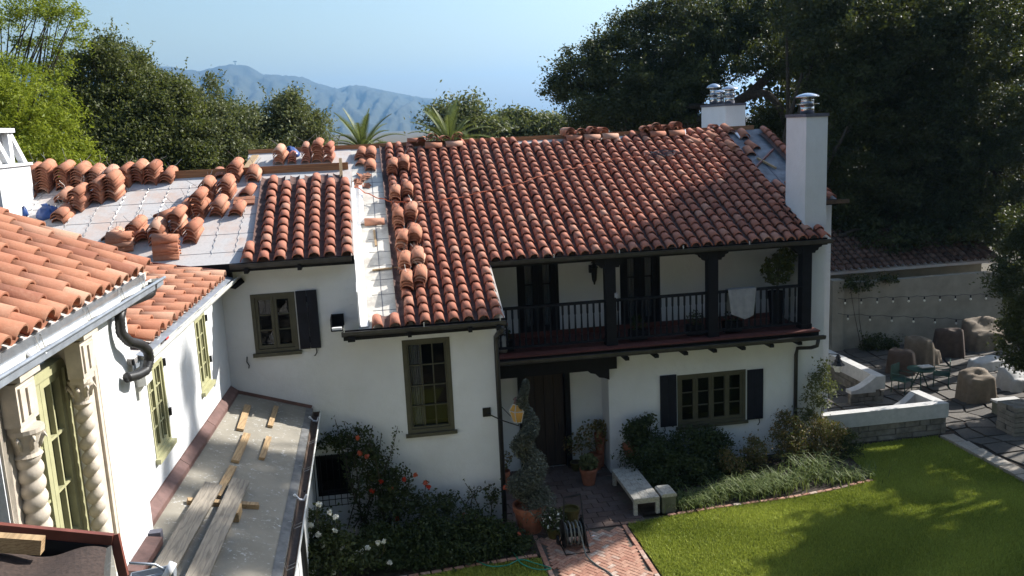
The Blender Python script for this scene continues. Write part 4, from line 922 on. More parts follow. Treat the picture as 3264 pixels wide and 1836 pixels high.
# ------------------------------------------------------------------ loose roof tiles
n_stack = 0
LPL = (0, -SL, 1, 6.38 - SL * 18.2); MPL = (0, -SL, 1, 4.80 - SL * 18.2)
def stack(px, py, n, where, pl=LPL, yaw=0.0, lift=0.0, old=True, wires=2, lean=0.0, cross=False, P=None):
    """n clay tiles nested in a pile; (px, py) is the foot of its lower end"""
    P = at(px, py, pl=pl) if P is None else Vector(P); ex, es = EX, ES
    if cross: ex, es = V3(0, -math.cos(CA), -math.sin(CA)), V3(1, 0, 0)
    grp = 'clay tiles ' + where
    for i in range(n):
        Mx = basis(ex, es, P + ZAX * (lift + .062 * i) + V3(lean * i + J(.012), J(.014), 0), J(.015) - .006 * i * (not cross), yaw - (.16 if not cross else 0) + J(.05))
        o = bpy.data.objects.new('clay_tile', CAP_LOOSE if old else CAP); COL.objects.link(o); o.matrix_world = Mx
        r_ = ('top', 'second', 'third', 'fourth', 'fifth', 'sixth', 'seventh', 'eighth', 'ninth')[n - 1 - i]
        if n == 1: tag(o, 'single clay tile ' + where, 'roof tile', 'loose clay tiles')
        elif i == n - 1: tag(o, 'top clay tile, pile ' + where, 'roof tile', grp)
        elif i == 0: tag(o, 'bottom clay tile, pile ' + where, 'roof tile', grp)
        else: tag(o, r_ + ' clay tile down, pile ' + where, 'roof tile', grp)
    if wires:
        T = Mx.translation + Vector(Mx.col[1][:3]) * .35 + Vector(Mx.col[2][:3]) * .08
        for _ in range(wires):
            q = T + V3(J(.12), J(.05), .12 + abs(J(.09))); me = MB().tube([V3(0, 0, 0), (q - T) * .5 + V3(J(.02), J(.02), 0), q - T], .0045, 3)
            w = bpy.data.objects.new('tie_wire', None); 
            m2 = bpy.data.meshes.new('tie_wire'); inv = Mx.inverted().to_3x3()
            m2.from_pydata([tuple(inv @ (Vector(v) + T - Mx.translation)) for v in me.v], [], me.f); m2.materials.append(MATS['wire']); m2.update()
            bpy.data.objects.remove(w); w = bpy.data.objects.new('tie_wire', m2); COL.objects.link(w); w.parent = o
S2 = lambda x, y: (x / 3.2923 * .7892, (500 + y / 3.2923) * .7892)
S3 = lambda x, y: ((480 + x / 3.623) * .7892, (500 + y / 3.623) * .7892)
S4 = lambda x, y: ((1050 + x / 3.6225) * .7892, (440 + y / 3.6225) * .7892)
for x, y, n, w in ((330, 385, 8, 'right against the white chimney foot'), (455, 385, 9, 'second from the white chimney, with a pale patched top'), (655, 360, 8, 'under the ridge board, third from the white chimney'),
                   (815, 345, 7, 'under the ridge board, fourth from the white chimney'), (975, 312, 5, 'low behind the paired piles of the bare felt'), (1120, 300, 4, 'half hidden behind the taller pair of piles'),
                   (1290, 325, 6, 'just right of the taller pair of piles at the board'), (1435, 290, 6, 'with long wires sticking up by the ridge board'), (1580, 298, 6, 'in two tiers at the ridge board left of the bare gap')):
    stack(*S2(x, y), n, w, yaw=-.08)
stack(*S3(175, 315), 3, 'low and last before the bare gap along the board', yaw=-.05)
for x, y, n, w in ((635, 490, 2, 'behind the blue bag on the bare felt'), (790, 585, 7, 'stepped in two heights right of the blue bag'), (1000, 500, 7, 'left one of the tall pair in the second row'), (1155, 468, 8, 'right one of the tall pair in the second row'),
                   (205, 515, 2, 'alone in the shadow below the white chimney'), (605, 700, 3, 'low beside the near roof below the blue bag'), (1120, 895, 1, 'resting by the edge of the near tile roof'), (1390, 890, 5, 'left of the leaning tiles above the near roof')):
    stack(*S2(x, y), n, w, yaw=-.12)
for x, y, n, w in ((635, 525, 6, 'upper left of the four by the tile field'), (855, 500, 6, 'upper middle, beside the broken arch tile'), (955, 300, 6, 'with a tuft of wires near the orange rope'), (1170, 295, 3, 'short one under the board beside the tile field'),
                   (1085, 462, 1, 'lying bright orange near the tile field'), (372, 705, 3, 'dark short one left of the eight high pile'), (530, 730, 8, 'eight high in the middle of the lower felt'), (760, 700, 4, 'four high right of the tallest middle pile'),
                   (985, 695, 2, 'two high and squat nearest the tile field'), (275, 920, 7, 'tall one above the level pile at the eave'), (450, 1005, 5, 'five high nearest the bare eave'), (60, 1045, 6, 'with a plaster smear beside the level pile')):
    stack(*S3(x, y), n, w, yaw=-.06)
stack(*S3(800, 262), 1, 'broken and propped up like an arch', yaw=.3, wires=1)
for x, y, w in ((1085, 500, 'flat edge tile upper of two near the tile field'), (1080, 545, 'flat edge tile lower of two near the tile field')):
    p = at(*S3(x, y), pl=LPL); o = MB().obox((0, 0, .02), (.46, 0, 0), ES * .16, (0, -.01, .035)).build('clay_tile', 'old_clay'); o.location = p; tag(o, w, 'roof tile', 'loose clay tiles')
stack(*S2(1500, 905), 3, 'leaning dusty between the lower piles', yaw=.5)
stack(*S2(1640, 660), 1, 'tilted on edge among the lower piles', yaw=-.6)
stack(0, 0, 5, 'lying level above the near roof verge', cross=True, P=at(*S2(1200, 985), pl=LPL) + V3(-.1, 0, .02))
stack(0, 0, 7, 'lying level at the foot of the bare roof', cross=True, P=at(*S3(40, 1185), pl=LPL) + V3(0, .05, .02))
# two rows stacked on the main slope
for k, (x, lst) in enumerate(((.66, (24.35, 23.0, 21.75, 20.75, 19.95, 19.2)), (.97, (24.5, 23.15, 22.0, 20.95, 20.05, 19.35)))):
    names = ('highest', 'second', 'third', 'fourth', 'fifth', 'lowest')
    for i, y in enumerate(lst):
        stack(0, 0, 4 if i in (0, 2, 3) else 3, f'{names[i]} in the {"left" if k == 0 else "right"} row riding on the laid tiles', P=(x, y, zm(y) + .15), pl=MPL, old=True, wires=3, lift=.0)
# ridge clusters: some laid lengthwise with more arches on them
for c, (cx_, cw) in enumerate(((1115, 'beside the second palm'), (1485, 'below the pale grove right of the palms'), (1672, 'below the big oak'))):
    p = at(cx_, 365 - (cx_ - 1105) * .058, Y=26.1)
    for s in (-1, 0, 1) if c == 1 else (-1, 1):
        q = V3(p.x + s * (.56 if c == 1 else .3) - .25, 25.92, zm(25.92) + .15)
        o = bpy.data.objects.new('clay_tile', CAP_LOOSE); COL.objects.link(o); o.matrix_world = basis((0, -1, -SL), (1, 0, 0), q, 0, J(.05)); tag(o, f'{("left", "middle", "right")[s + 1]} clay tile laid along the ridge {cw}', 'roof tile', 'tiles on the ridge')
    for i in range(4):
        q = V3(p.x - .62 + i * .34, 25.98, 8.46 + .02 * (i % 2)); wh = ('leftmost', 'second', 'third', 'rightmost')[i]; nn = 2 + (i + c) % 2
        for j in range(nn):
            o = bpy.data.objects.new('clay_tile', CAP_LOOSE); COL.objects.link(o); o.matrix_world = basis(EX, (0, 1, .05), q + ZAX * .06 * j + V3(J(.02), J(.02), 0), 0, J(.16))
            tag(o, f'{("inner", "outer")[j == nn - 1] if nn == 2 or j != 1 else "middle"} clay tile, {wh} arch on the ridge {cw}', 'roof tile', 'arches standing on the ridge')
o = bpy.data.objects.new('clay_tile', CAP); COL.objects.link(o); o.matrix_world = basis(EX, (0, 1, .1), at(1800, 322, Y=26.2)); tag(o, 'single dark clay tile on the ridge in front of the wide chimney', 'roof tile', 'loose clay tiles')
o = bpy.data.objects.new('clay_tile', CAP_LOOSE); COL.objects.link(o); o.matrix_world = basis((0, -1, 0), (1, 0, 0), at(1025, 358, Y=26.2)); tag(o, 'single clay tile lying level on the ridge left of the second palm', 'roof tile', 'loose clay tiles')
# piles on the strip behind the raised roof
for x, n, w in ((698, 6, 'leftmost behind the raised roof, beside a blue bag'), (733, 3, 'low one right over the blue bag behind the raised roof'), (768, 7, 'leaning third behind the raised roof'), (797, 8, 'tallest, with weeds, behind the raised roof'), (822, 7, 'rightmost of the cluster behind the raised roof')):
    p = at(x, 372, Y=25.7); stack(0, 0, n, w, P=(p.x, 25.5, zm(25.5) + .03), pl=MPL, yaw=J(.1), old=(n % 2 == 0))
for x, y, n, w in ((352, 262, 3, 'left of the four on the grey strip below the ridge'), (470, 262, 3, 'right of the four on the grey strip below the ridge'), (470, 385, 2, 'lowest on the grey strip below the ridge'), (355, 330, 1, 'tucked under the grey strip pile')):
    stack(*S4(x, y), n, w, pl=MPL, wires=0)
p = at(*S4(545, 985), pl=MPL); o = bpy.data.objects.new('clay_tile', CAP_LOOSE); COL.objects.link(o); o.matrix_world = basis((0, -1, -SL), (1, 0, 0), p + V3(-.3, 0, .02)); tag(o, 'single clay tile laid crosswise on the bare strip', 'roof tile', 'loose clay tiles')
p = at(*S4(535, 1180), pl=MPL); o = MB().beam((0, 0, .02), ES * .75 + V3(-.02, 0, .02), .05, .03).build('lath', 'lumber'); o.location = p - ES * .3; tag(o, 'short pale lath below the crosswise tile on the bare strip', 'timber')
p = at(*S4(300, 1320), pl=MPL); o = MB().beam((-.1, 0, .03), (.55, .05, .05), .07, .03).build('lath', 'lumber'); o.location = at(948, 682, pl=MPL); tag(o, 'pale lath lying crosswise low on the bare strip', 'timber')
for x, y, n, w in ((2285, 452, 2, 'upper left on the torn up corner'), (2330, 430, 2, 'upper middle on the torn up corner'), (2375, 445, 2, 'upper right on the torn up corner'), (2345, 490, 3, 'large leaning middle on the torn up corner'), (2412, 478, 1, 'small upper on the blue grey felt'), (2395, 497, 1, 'small lower on the blue grey felt'),
                   (2235, 470, 2, 'upended on the laid tiles near the ridge')):
    stack(x * .7892, y * .7892, n, w, pl=MPL, wires=0, old=True, yaw=.3 + J(.15))
for (x0, y0, x1, y1, w) in ((1890, 436, 1945, 380, 'long thin'), (1905, 402, 1952, 428, 'short pale')):
    p = at(x0, y0, pl=MPL); q = at(x1, y1, pl=MPL); o = MB().beam((0, 0, .05), q - p + V3(0, 0, .06), .06, .05).build('lath', 'lumber' if w[0] == 's' else 'red_metal'); o.location = p; tag(o, f'{w} stick across the torn up corner by the chimney', 'timber')
p = at(1858, 345, pl=MPL); o = MB().obox((0, 0, .03), (.1, 0, 0), ES * .35, (0, 0, .04)).build('caulk_tube', 'white_plastic'); o.location = p; tag(o, 'pale bent metal strip on the torn up corner', 'flashing')
p = at(1723, 352, pl=MPL); o = MB().tube([(0, 0, .12), (.05, .14, .3)], [.03, .03], 8).build('caulk_tube', 'white_plastic'); o.location = p; tag(o, 'white sealant tube sticking up near the ridge', 'tube')
# broken shards
for i in range(16):
    p = at(*S4(300 + 150 * random.random(), 430 + 150 * random.random()), pl=MPL); a = random.random() * 6.28
    s = .07 + .1 * random.random(); ex = V3(math.cos(a), math.sin(a), SL * math.sin(a)); ey = V3(-math.sin(a), math.cos(a), SL * math.cos(a))
    o = MB().prism([ex * s, ey * s * .7 + V3(0, 0, .04), -ex * s * .8 + V3(0, 0, .02), -ey * s * .6], (0, 0, .02)).build('tile_shard', 'old_clay'); o.location = p + V3(0, 0, .01 + .01 * (i % 3)); tag(o, 'broken clay shard in the heap beside the valley of the raised roof', 'tile shard', 'broken tile shards in the heap')
# blue bags
for x, y, pl, w, s in ((*S2(515, 620), LPL, 'blue plastic bag slumped by a tile pile above the near roof', .5), (*S2(262, 625), LPL, 'blue bottle lying at the near roof edge', .3), (732, 391, MPL, 'blue plastic bag among the piles behind the raised roof', .5)):
    p = at(x, y, pl=pl); mb = MB(); n = 10; prof = [(.42 * s, 0), (.5 * s, .08 * s), (.40 * s, .25 * s), (.22 * s, .4 * s), (.05 * s, .46 * s)] if 'bag' in w else [(.1 * s, 0), (.2 * s, .05 * s), (.2 * s, .5 * s), (.07 * s, .6 * s), (.07 * s, .7 * s)]
    mb.lathe((0, 0, 0), prof, n); mb.v = [(a + J(.06) * s, b * .8 + J(.06) * s, c + J(.05) * s + b * SL) for a, b, c in mb.v]
    o = mb.build('plastic_bag' if 'bag' in w else 'bottle', 'blue_plastic', smooth=True); o.location = p; tag(o, w, 'bag' if 'bag' in w else 'bottle')

# ------------------------------------------------------------------ paths and paving
walk = tag(MB().sheet([(2.95, 8, .006), (5.1, 8, .006), (5.1, 17.62, .006), (2.95, 17.62, .006)]).build('garden_walk', 'mortar'), kind='structure')
def piece_mesh(name, l, w, h, mat, bev=.006):
    mb = MB(); b = bev; z1 = h
    mb.add([(-l / 2, -w / 2, 0), (l / 2, -w / 2, 0), (l / 2, w / 2, 0), (-l / 2, w / 2, 0), (-l / 2, -w / 2, z1 - b), (l / 2, -w / 2, z1 - b), (l / 2, w / 2, z1 - b), (-l / 2, w / 2, z1 - b),
            (-l / 2 + b, -w / 2 + b, z1), (l / 2 - b, -w / 2 + b, z1), (l / 2 - b, w / 2 - b, z1), (-l / 2 + b, w / 2 - b, z1)],
           [(0, 1, 5, 4), (1, 2, 6, 5), (2, 3, 7, 6), (3, 0, 4, 7), (4, 5, 9, 8), (5, 6, 10, 9), (6, 7, 11, 10), (7, 4, 8, 11), (8, 9, 10, 11)])
    me = bpy.data.meshes.new(name); me.from_pydata(mb.v, [], mb.f); me.materials.append(MATS[mat]); me.update(); return me
def put(name, me, parent, x, y, z, rz=0):
    o = bpy.data.objects.new(name, me); COL.objects.link(o); o.parent = parent; o.location = Vector((x, y, z)) - root_loc(parent); o.rotation_euler = (J(.012), J(.012), rz + J(.012)); return o
BR = piece_mesh('brick', .196, .093, .03, 'walk_brick')
w_ = .1; placed = []
c45 = math.cos(R_(38)); s45 = math.sin(R_(38))
for k in range(-40, 40):
    for n in range(-12, 14):
        # row k: horizontal brick at (k + 4n)*w, vertical brick right after it
        a0, b0 = (k + 4 * n) * w_, k * w_
        for ca, cb, r in ((a0 + w_, b0 + w_ / 2, 0), (a0 - .5 * w_, b0 + w_, math.pi / 2)):
            X_ = 4.0 + ca * c45 - cb * s45; Y_ = 16.4 + ca * s45 + cb * c45
            if 3.14 < X_ < 4.92 and 14.55 < Y_ < 17.5: placed.append((X_, Y_, r + R_(38)))
for X_, Y_, r in placed: put('brick', BR, walk, X_, Y_, .008 + random.random() * .004, r)
for xs in (3.02, 5.03):
    for i in range(16): put('brick', BR, walk, xs, 14.5 + i * .201, .012, math.pi / 2)
entry = tag(MB().sheet([(2.5, 17.62, .008), (5.58, 17.62, .008), (5.58, 21.3, .008), (2.5, 21.3, .008)]).build('entry_paving', 'mortar'), kind='structure')
PV = piece_mesh('paver', .365, .235, .03, 'paver')
for j in range(15):
    for i in range(9):
        x = 2.52 + .19 + i * .378 + (.189 if j % 2 else 0) - .19
        if 2.6 < x < 5.45: put('paver', PV, entry, x, 17.76 + j * .247, .008 + random.random() * .004)
kb = tag(MB().sheet([(5.1, 17.6, .004), (5.2, 17.6, .004), (5.2, 17.7, .004), (5.1, 17.7, .004)]).build('bed_edging', 'mortar'), kind='structure')
def edging(pts, parent):
    for a, b in zip(pts[:-1], pts[1:]):
        a, b = Vector((*a, 0)), Vector((*b, 0)); n = max(1, int((b - a).length / .205)); ang = math.atan2(b.y - a.y, b.x - a.x)
        for i in range(n): q = a.lerp(b, (i + .5) / n); put('brick', BR, parent, q.x, q.y, .025, ang)
edging([(6.1, 17.82), (7.28, 17.92), (9.26, 18.0), (10.3, 18.14), (11.5, 18.4)], kb); edging([(-1.2, 16.42), (.2, 16.5), (1.6, 16.64), (2.9, 16.72)], kb)
# flagstone patio
patio = tag(MB().sheet([(14.75, 12, .03), (32, 12, .03), (32, 29.4, .03), (11.9, 29.4, .03), (11.9, 20.62, .03), (14.75, 20.62, .03)]).build('patio', 'soil'), kind='structure')
gx_, gy_ = np.meshgrid(np.arange(11.9, 25.2, .82), np.arange(14.6, 29.6, .62)); jx = gx_ + rng.uniform(-.24, .24, gx_.shape); jy = gy_ + rng.uniform(-.18, .18, gy_.shape)
for i in range(gx_.shape[0] - 1):
    for j in range(gx_.shape[1] - 1):
        q = [V3(jx[a, b], jy[a, b], 0) for a, b in ((i, j), (i, j + 1), (i + 1, j + 1), (i + 1, j))]; c = sum(q, V3(0, 0, 0)) / 4
        if c.x < 15.15 and c.y < 21.0 or c.y > 29.2 or c.x < 12.3 or c.x > 24: continue
        q = [c + (p - c) * .90 for p in q]; z = .035 + random.random() * .015
        o = MB().prism([p + V3(0, 0, z) for p in q], (0, 0, .03)).build('flagstone', 'flagstone', patio)
for i in range(11):
    y = 20.45 - i * .56; o = MB().prism([(14.72 + J(.015), y - .53, .03), (15.12 + J(.03), y - .53 + J(.02), .03), (15.12 + J(.03), y, .03), (14.72 + J(.015), y, .03)], (0, 0, .07 + random.random() * .015)).build('kerb_stone', 'kerb_stone', patio)

# ------------------------------------------------------------------ low garden walls with white caps on stone
def stone_course(parent, x0, x1, y, z0, z1, axis='x', courses=3, out=-1, th=.1):
    h = (z1 - z0) / courses
    for c in range(courses):
        p = x0 - random.random() * .2
        while p < x1:
            L = .28 + .32 * random.random(); a, b = max(x0, p), min(x1, p + L - .02)
            if b - a > .04:
                d = J(.012); z = z0 + c * h
                if axis == 'x': MB().prism([(a, y + d, z + .008), (b, y + d + J(.008), z + .008), (b, y + d + J(.008), z + h - .012), (a, y + d, z + h - .012)], (0, -out * th, 0)).build('stone', 'wall_stone', parent)
                else: MB().prism([(y + d, a, z + .008), (y + d + J(.008), b, z + .008), (y + d + J(.008), b, z + h - .012), (y + d, a, z + h - .012)], (-out * th, 0, 0)).build('stone', 'wall_stone', parent)
            p += L
def swoop(x0, x1, y0, y1, zlow, zhigh, base, flip=False, n=10):
    pts = []
    for i in range(n + 1):
        t = i / n; z = zlow + (zhigh - zlow) * (1 - math.cos(t * math.pi / 2)) ** 1.0
        pts.append((x0 + (x1 - x0) * t, y0, z))
    return MB().prism([(x0, y0, base), *pts, (x1, y0, base)], (0, y1 - y0, 0))
lw = thing('garden_wall', 'low white capped stone wall with a sloped corner beside the lawn', 'garden wall', (13.3, 20.7, 0))
MB().box(11.45, 15.1, 20.68, 20.96, .5, .90).build('wall_cap', 'plaster_cap', lw)
MB().prism([(14.82, 20.961, .5), (15.1, 20.961, .5), (15.05, 21.95, .5), (14.77, 21.95, .5)], (0, 0, .40)).build('wall_cap', 'plaster_cap', lw)
swoop(14.1, 14.77, 21.7, 21.95, .5, .88, .42).build('wall_cap', 'plaster_cap', lw)
MB().box(11.5, 15.0, 20.76, 20.9, 0, .498).box(14.3, 15.0, 20.9, 21.9, 0, .41).build('core', 'mortar', lw)
stone_course(lw, 11.5, 15.06, 20.72, 0, .49); stone_course(lw, 20.75, 21.9, 15.06, 0, .49, 'y', out=1)
lw2 = thing('garden_wall', 'low white capped stone wall with a scooped end by the lantern', 'garden wall', (14.9, 24.5, 0))
MB().box(14.66, 14.96, 23.45, 27.2, .5, .90).build('wall_cap', 'plaster_cap', lw2)
swoop(13.85, 14.655, 23.45, 23.75, .52, .90, .42).build('wall_cap', 'plaster_cap', lw2)
MB().box(13.9, 14.92, 23.55, 23.7, 0, .419).box(14.7, 14.92, 23.7, 27.1, 0, .498).build('core', 'mortar', lw2)
stone_course(lw2, 13.87, 14.94, 23.49, 0, .42); stone_course(lw2, 23.5, 27.0, 14.68, 0, .49, 'y', out=-1)
pl_ = thing('stone_pillar', 'squat stacked stone pillar at the right edge of the patio', 'stone pillar', (16.9, 20.2, 0))
for c in range(6):
    z = .03 + c * .14
    for i in range(2):
        for j in range(2): MB().box(16.5 + i * .36 + J(.01), 16.84 + i * .36 + J(.01), 19.9 + j * .36 + J(.01), 20.24 + j * .36 + J(.01), z, z + .125).build('stone', 'wall_stone', pl_)
# tall back wall
bw = thing('boundary_wall', 'tall beige plastered boundary wall hung with string lights', 'wall', (20, 29.4, 0))
MB().box(16.9, 32, 29.4, 29.65, 0, 2.56).build('wall_face', 'garden_plaster', bw)
MB().box(16.45, 16.9, 29.25, 29.7, 0, 2.72).build('pier', 'garden_plaster', bw)
for row, (ya, yb, n, w) in enumerate(((750, 742, 11, 'upper'), (788, 800, 8, 'lower'))):
    p0, p1 = at(2108, ya, Y=29.2), at(2540, yb - (6 if row == 0 else -6), Y=29.2); sl_ = thing('string_lights', f'{w} string of small bulbs along the boundary wall', 'string lights', p0)
    pts = [p0.lerp(p1, t / 40) - V3(0, 0, .05 * abs(math.sin(t / 40 * n * math.pi))) for t in range(41)]
    MB().tube(pts, .008, 4).build('wire', 'iron', sl_)
    for i in range(n):
        q = p0.lerp(p1, (i + .45) / n) - V3(0, 0, .05); sk = MB().tube([q, q - V3(0, 0, .1)], .025, 6).build('socket', 'iron', sl_)
        MB().lathe(q - V3(0, 0, .2), [(.012, 0), (.04, .03), (.042, .06), (.02, .1)], 8).build('bulb', 'bulb', sk)
# neighbour's roof
nb = thing('neighbor_house', 'shaded neighbour house roof of clay tiles above the boundary wall', 'house', (19.5, 33, 0))
MB().box(16.2, 24, 31.3, 31.5, 0, 2.75).build('wall', 'garden_plaster', nb)
nrd = MB().prism([(16, 30.7, 2.75), (24.4, 30.7, 2.75), (24.4, 34.5, 4.4), (16, 34.5, 4.4)], (0, 0, -.1)).build('roof', 'felt', nb)
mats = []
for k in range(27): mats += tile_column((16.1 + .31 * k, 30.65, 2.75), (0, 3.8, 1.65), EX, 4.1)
batch('roof_tiles', CAP_VF, mats, 'shaded_clay', nrd)

# ------------------------------------------------------------------ furniture under covers
def cover(x, y, w, d, h, mat, label, rz=0, front=.6, flare=.12, seed=1):
    """cloth cover draped over a seat: high back, lower front, skirt in folds"""
    rg = random.Random(seed); n = 14; mb = MB(); ph = [rg.uniform(0, 6.28) for _ in range(6)]
    def rr(u, v):                                        # square to rounded rectangle
        return (u * math.sqrt(1 - v * v * .28) * w / 2, v * math.sqrt(1 - u * u * .28) * d / 2)
    def top(u, v):
        t = 1 / (1 + math.exp(-(v + .05 + .15 * math.sin(u * 2 + ph[0])) * 7)); e = max(abs(u), abs(v))
        return h * (front + (1 - front) * t) - .10 * h * e ** 4 + .045 * h * math.sin(u * 5 + v * 3 + ph[1]) * (1 - e) + .03 * h * math.sin(v * 9 + u * 4 + ph[2])
    idx = {}
    for i in range(n + 1):
        for j in range(n + 1):
            u, v = 2 * i / n - 1, 2 * j / n - 1; px_, py_ = rr(u * .92, v * .92); idx[i, j] = len(mb.v); mb.v.append((px_, py_, top(u, v)))
    for i in range(n):
        for j in range(n): mb.f.append((idx[i, j], idx[i + 1, j], idx[i + 1, j + 1], idx[i, j + 1]))
    rim = [(i, 0) for i in range(n)] + [(n, j) for j in range(n)] + [(i, n) for i in range(n, 0, -1)] + [(0, j) for j in range(n, 0, -1)]
    prev = [idx[q] for q in rim]; K = 6
    for k in range(1, K + 1):
        t = k / K; cur = []
        for m_, q in enumerate(rim):
            X_, Y_, Z_ = mb.v[idx[q]]; a = 2 * math.pi * m_ / len(rim); g = 1 + flare * t ** .8 + .085 * t * math.sin(a * 11 + ph[3] + math.sin(a * 3 + ph[4])) + .03 * t * math.sin(a * 23 + ph[5])
            cur.append(len(mb.v)); mb.v.append((X_ * g, Y_ * g, Z_ * (1 - t) + .01))
        for m_ in range(len(rim)): p2 = (m_ + 1) % len(rim); mb.f.append((prev[m_], cur[m_], cur[p2], prev[p2]))
        prev = cur
    o = mb.build('furniture_cover', mat, smooth=True); o.location = (x, y, .06); o.rotation_euler = (0, 0, rz); return tag(o, label, 'covered furniture')
cover(17.3, 26.2, .9, 1.0, .85, 'cover_brown', 'dark brown wedge shaped furniture cover left of the tan one', 2.4, .35, seed=3)
cover(18.5, 26.9, 1.0, 1.0, 1.0, 'cover_tan', 'tan crumpled furniture cover between the two brown covers', 2.0, .55, seed=4)
cover(20.0, 27.6, 1.0, 1.0, 1.05, 'cover_brown', 'rounded dark brown furniture cover by the boundary wall', 2.6, .6, seed=5)
cover(21.7, 28.0, 1.5, 1.0, 1.1, 'cover_tan', 'wide tan furniture cover with a drooping fold, farthest right', .1, .65, seed=6)
cover(20.0, 25.6, 1.3, .6, .40, 'cover_white', 'low white draped bench cover in front of the wide tan cover', .2, .9, .05, seed=7)
cover(17.6, 22.9, .95, .75, .95, 'cover_tan', 'tall streaked tan furniture cover in the patio foreground', .05, .85, seed=8)
cover(19.6, 23.6, 1.3, .8, .72, 'cover_white', 'white cover with dark stripes of shade at the right edge', .3, .6, seed=9)
cover(20.2, 22.6, 1.3, .7, .65, 'cover_tan', 'long tan cover hanging over the right edge seat', .2, .8, seed=10)
bx_ = thing('storage_box', 'pale storage box with a lid beside the streaked tan cover', 'box', (17.6, 21.5, .06))
MB().box(17.25, 17.95, 21.2, 21.75, .06, .42).build('box_body', 'olive_box', bx_); MB().box(17.22, 17.98, 21.17, 21.78, .422, .48).build('lid', 'cover_white', bx_)
def garden_chair(x, y, rz, label):
    c = thing('garden_chair', label, 'chair', (0, 0, 0))
    MB().box(-.24, .24, -.24, .24, .40, .43).build('seat', 'chair_green', c); MB().box(-.24, .24, .22, .25, .43, .88).build('backrest', 'chair_green', c)
    for a in (-.22, .22):
        for b in (-.22, .22): MB().tube([(a, b, 0), (a * .95, b * .95, .41)], .016, 6).build('leg', 'chair_green', c)
        MB().tube([(a, .22, .62), (a, -.2, .62), (a, -.22, .41)], .016, 6).build('armrest', 'chair_green', c)
    c.location = (x, y, .06); c.rotation_euler = (0, 0, rz)
garden_chair(16.0, 24.2, .5, 'dark green garden chair left of the green table'); garden_chair(17.5, 24.4, -2.2, 'dark green garden chair with its back to the tan cover')
t_ = thing('garden_table', 'small dark green table with a white tray between the green chairs', 'table', (16.7, 24.3, .06))
MB().lathe((16.7, 24.3, .72), [(.4, 0), (.4, .03)], 18).build('tabletop', 'chair_green', t_)
for a in range(3): MB().tube([(16.7, 24.3, .72), (16.7 + .3 * math.cos(a * 2.1), 24.3 + .3 * math.sin(a * 2.1), .06)], .02, 6).build('leg', 'chair_green', t_)
o = MB().box(-.2, .2, -.14, .14, 0, .03).build('tray', 'cover_white'); o.location = (16.8, 24.2, .812); tag(o, 'white tray on the dark green garden table', 'tray')
# carriage lantern by the scooped wall
p = at(2108, 925, Y=23.0); ln = thing('carriage_lantern', 'small glazed carriage lantern behind the corner of the house', 'lantern', p)
MB().lathe(p - V3(0, 0, .12), [(.09, 0), (.17, .2), (.19, .21)], 4).build('lantern_glass', 'bulb', ln); MB().lathe(p + V3(0, 0, .09), [(.2, 0), (.1, .1), (.12, .12), (.06, .2), (.08, .22), (.02, .32)], 8).build('lantern_roof', 'iron', ln)
MB().tube([p + V3(-.5, 0, .1), p + V3(-.3, 0, .45), p + V3(0, 0, .4)], .015, 6).build('bracket', 'iron', ln)

# ------------------------------------------------------------------ entry court
bn = thing('bench', 'weathered grey wooden bench lit at its near end on the entry paving', 'bench', (5.68, 18.9, .04))
for i in range(3): MB().box(5.37 + i * .205, 5.57 + i * .205, 17.96, 19.82, .40, .445).build('seat_board', 'bench_wood', bn)
MB().box(5.39, 5.43, 18.0, 19.78, .32, .40).box(5.93, 5.97, 18.0, 19.78, .32, .40).build('apron', 'bench_wood', bn)
for x in (5.38, 5.90):
    for y in (17.98, 19.70): MB().box(x, x + .085, y, y + .085, .035, .399).build('leg', 'bench_wood', bn)
MB().box(5.465, 5.90, 17.99, 18.03, .31, .398).build('rail', 'bench_wood', bn)
hb = thing('hose_box', 'olive grey box with rounded lid standing against the bench end', 'box', (6.22, 18.2, .03))
MB().box(6.04, 6.36, 17.95, 18.4, .03, .42).build('box_body', 'olive_box', hb)
MB().prism([(6.02, 17.93, .422), (6.38, 17.93, .422), (6.38, 17.93, .47), (6.33, 17.93, .5), (6.07, 17.93, .5), (6.02, 17.93, .47)], (0, .5, 0)).build('lid', 'bench_wood', hb)
# wall lantern on its long bracket
lp = thing('bracket_lantern', 'amber glass lantern with pale frame held out on a long wall bracket', 'lantern', (2.22, 18.58, 2.62))
MB().box(2.13, 2.31, 18.57, 18.6, 2.52, 2.72).build('wall_plate', 'iron', lp)
MB().tube([(2.22, 18.56, 2.6), (2.5, 18.3, 2.5), (2.83, 18.0, 2.44), (2.83, 18.0, 2.52)], .013, 6).build('arm', 'iron', lp)
MB().tube([(2.53, 18.55, 2.75), (2.7, 18.2, 2.6), (2.82, 18.02, 2.5)], .009, 6).build('stay', 'iron', lp)
gl_ = MB().lathe((2.83, 18.0, 2.54), [(.11, 0), (.185, .26), (.10, .40)], 6).build('lantern_glass', 'amber_glass', lp)
fr_ = MB()
for j in range(6):
    a = j * math.pi / 3; P = lambda r, z: V3(2.83 + r * math.cos(a), 18 + r * math.sin(a), 2.54 + z); fr_.tube([P(.112, 0), P(.187, .26), P(.102, .40)], .010, 5)
for r, z in ((.112, 0), (.189, .26), (.104, .40)): fr_.tube([V3(2.83 + r * math.cos(j * math.pi / 3), 18 + r * math.sin(j * math.pi / 3), 2.54 + z) for j in range(7)], .011, 5)
fr_.build('lantern_frame', 'cover_white', gl_)
MB().lathe((2.83, 18, 2.95), [(.09, 0), (.07, .05), (.075, .07), (.10, .09), (.06, .13), (.02, .14)], 10).build('lantern_top', 'red_flash', gl_)
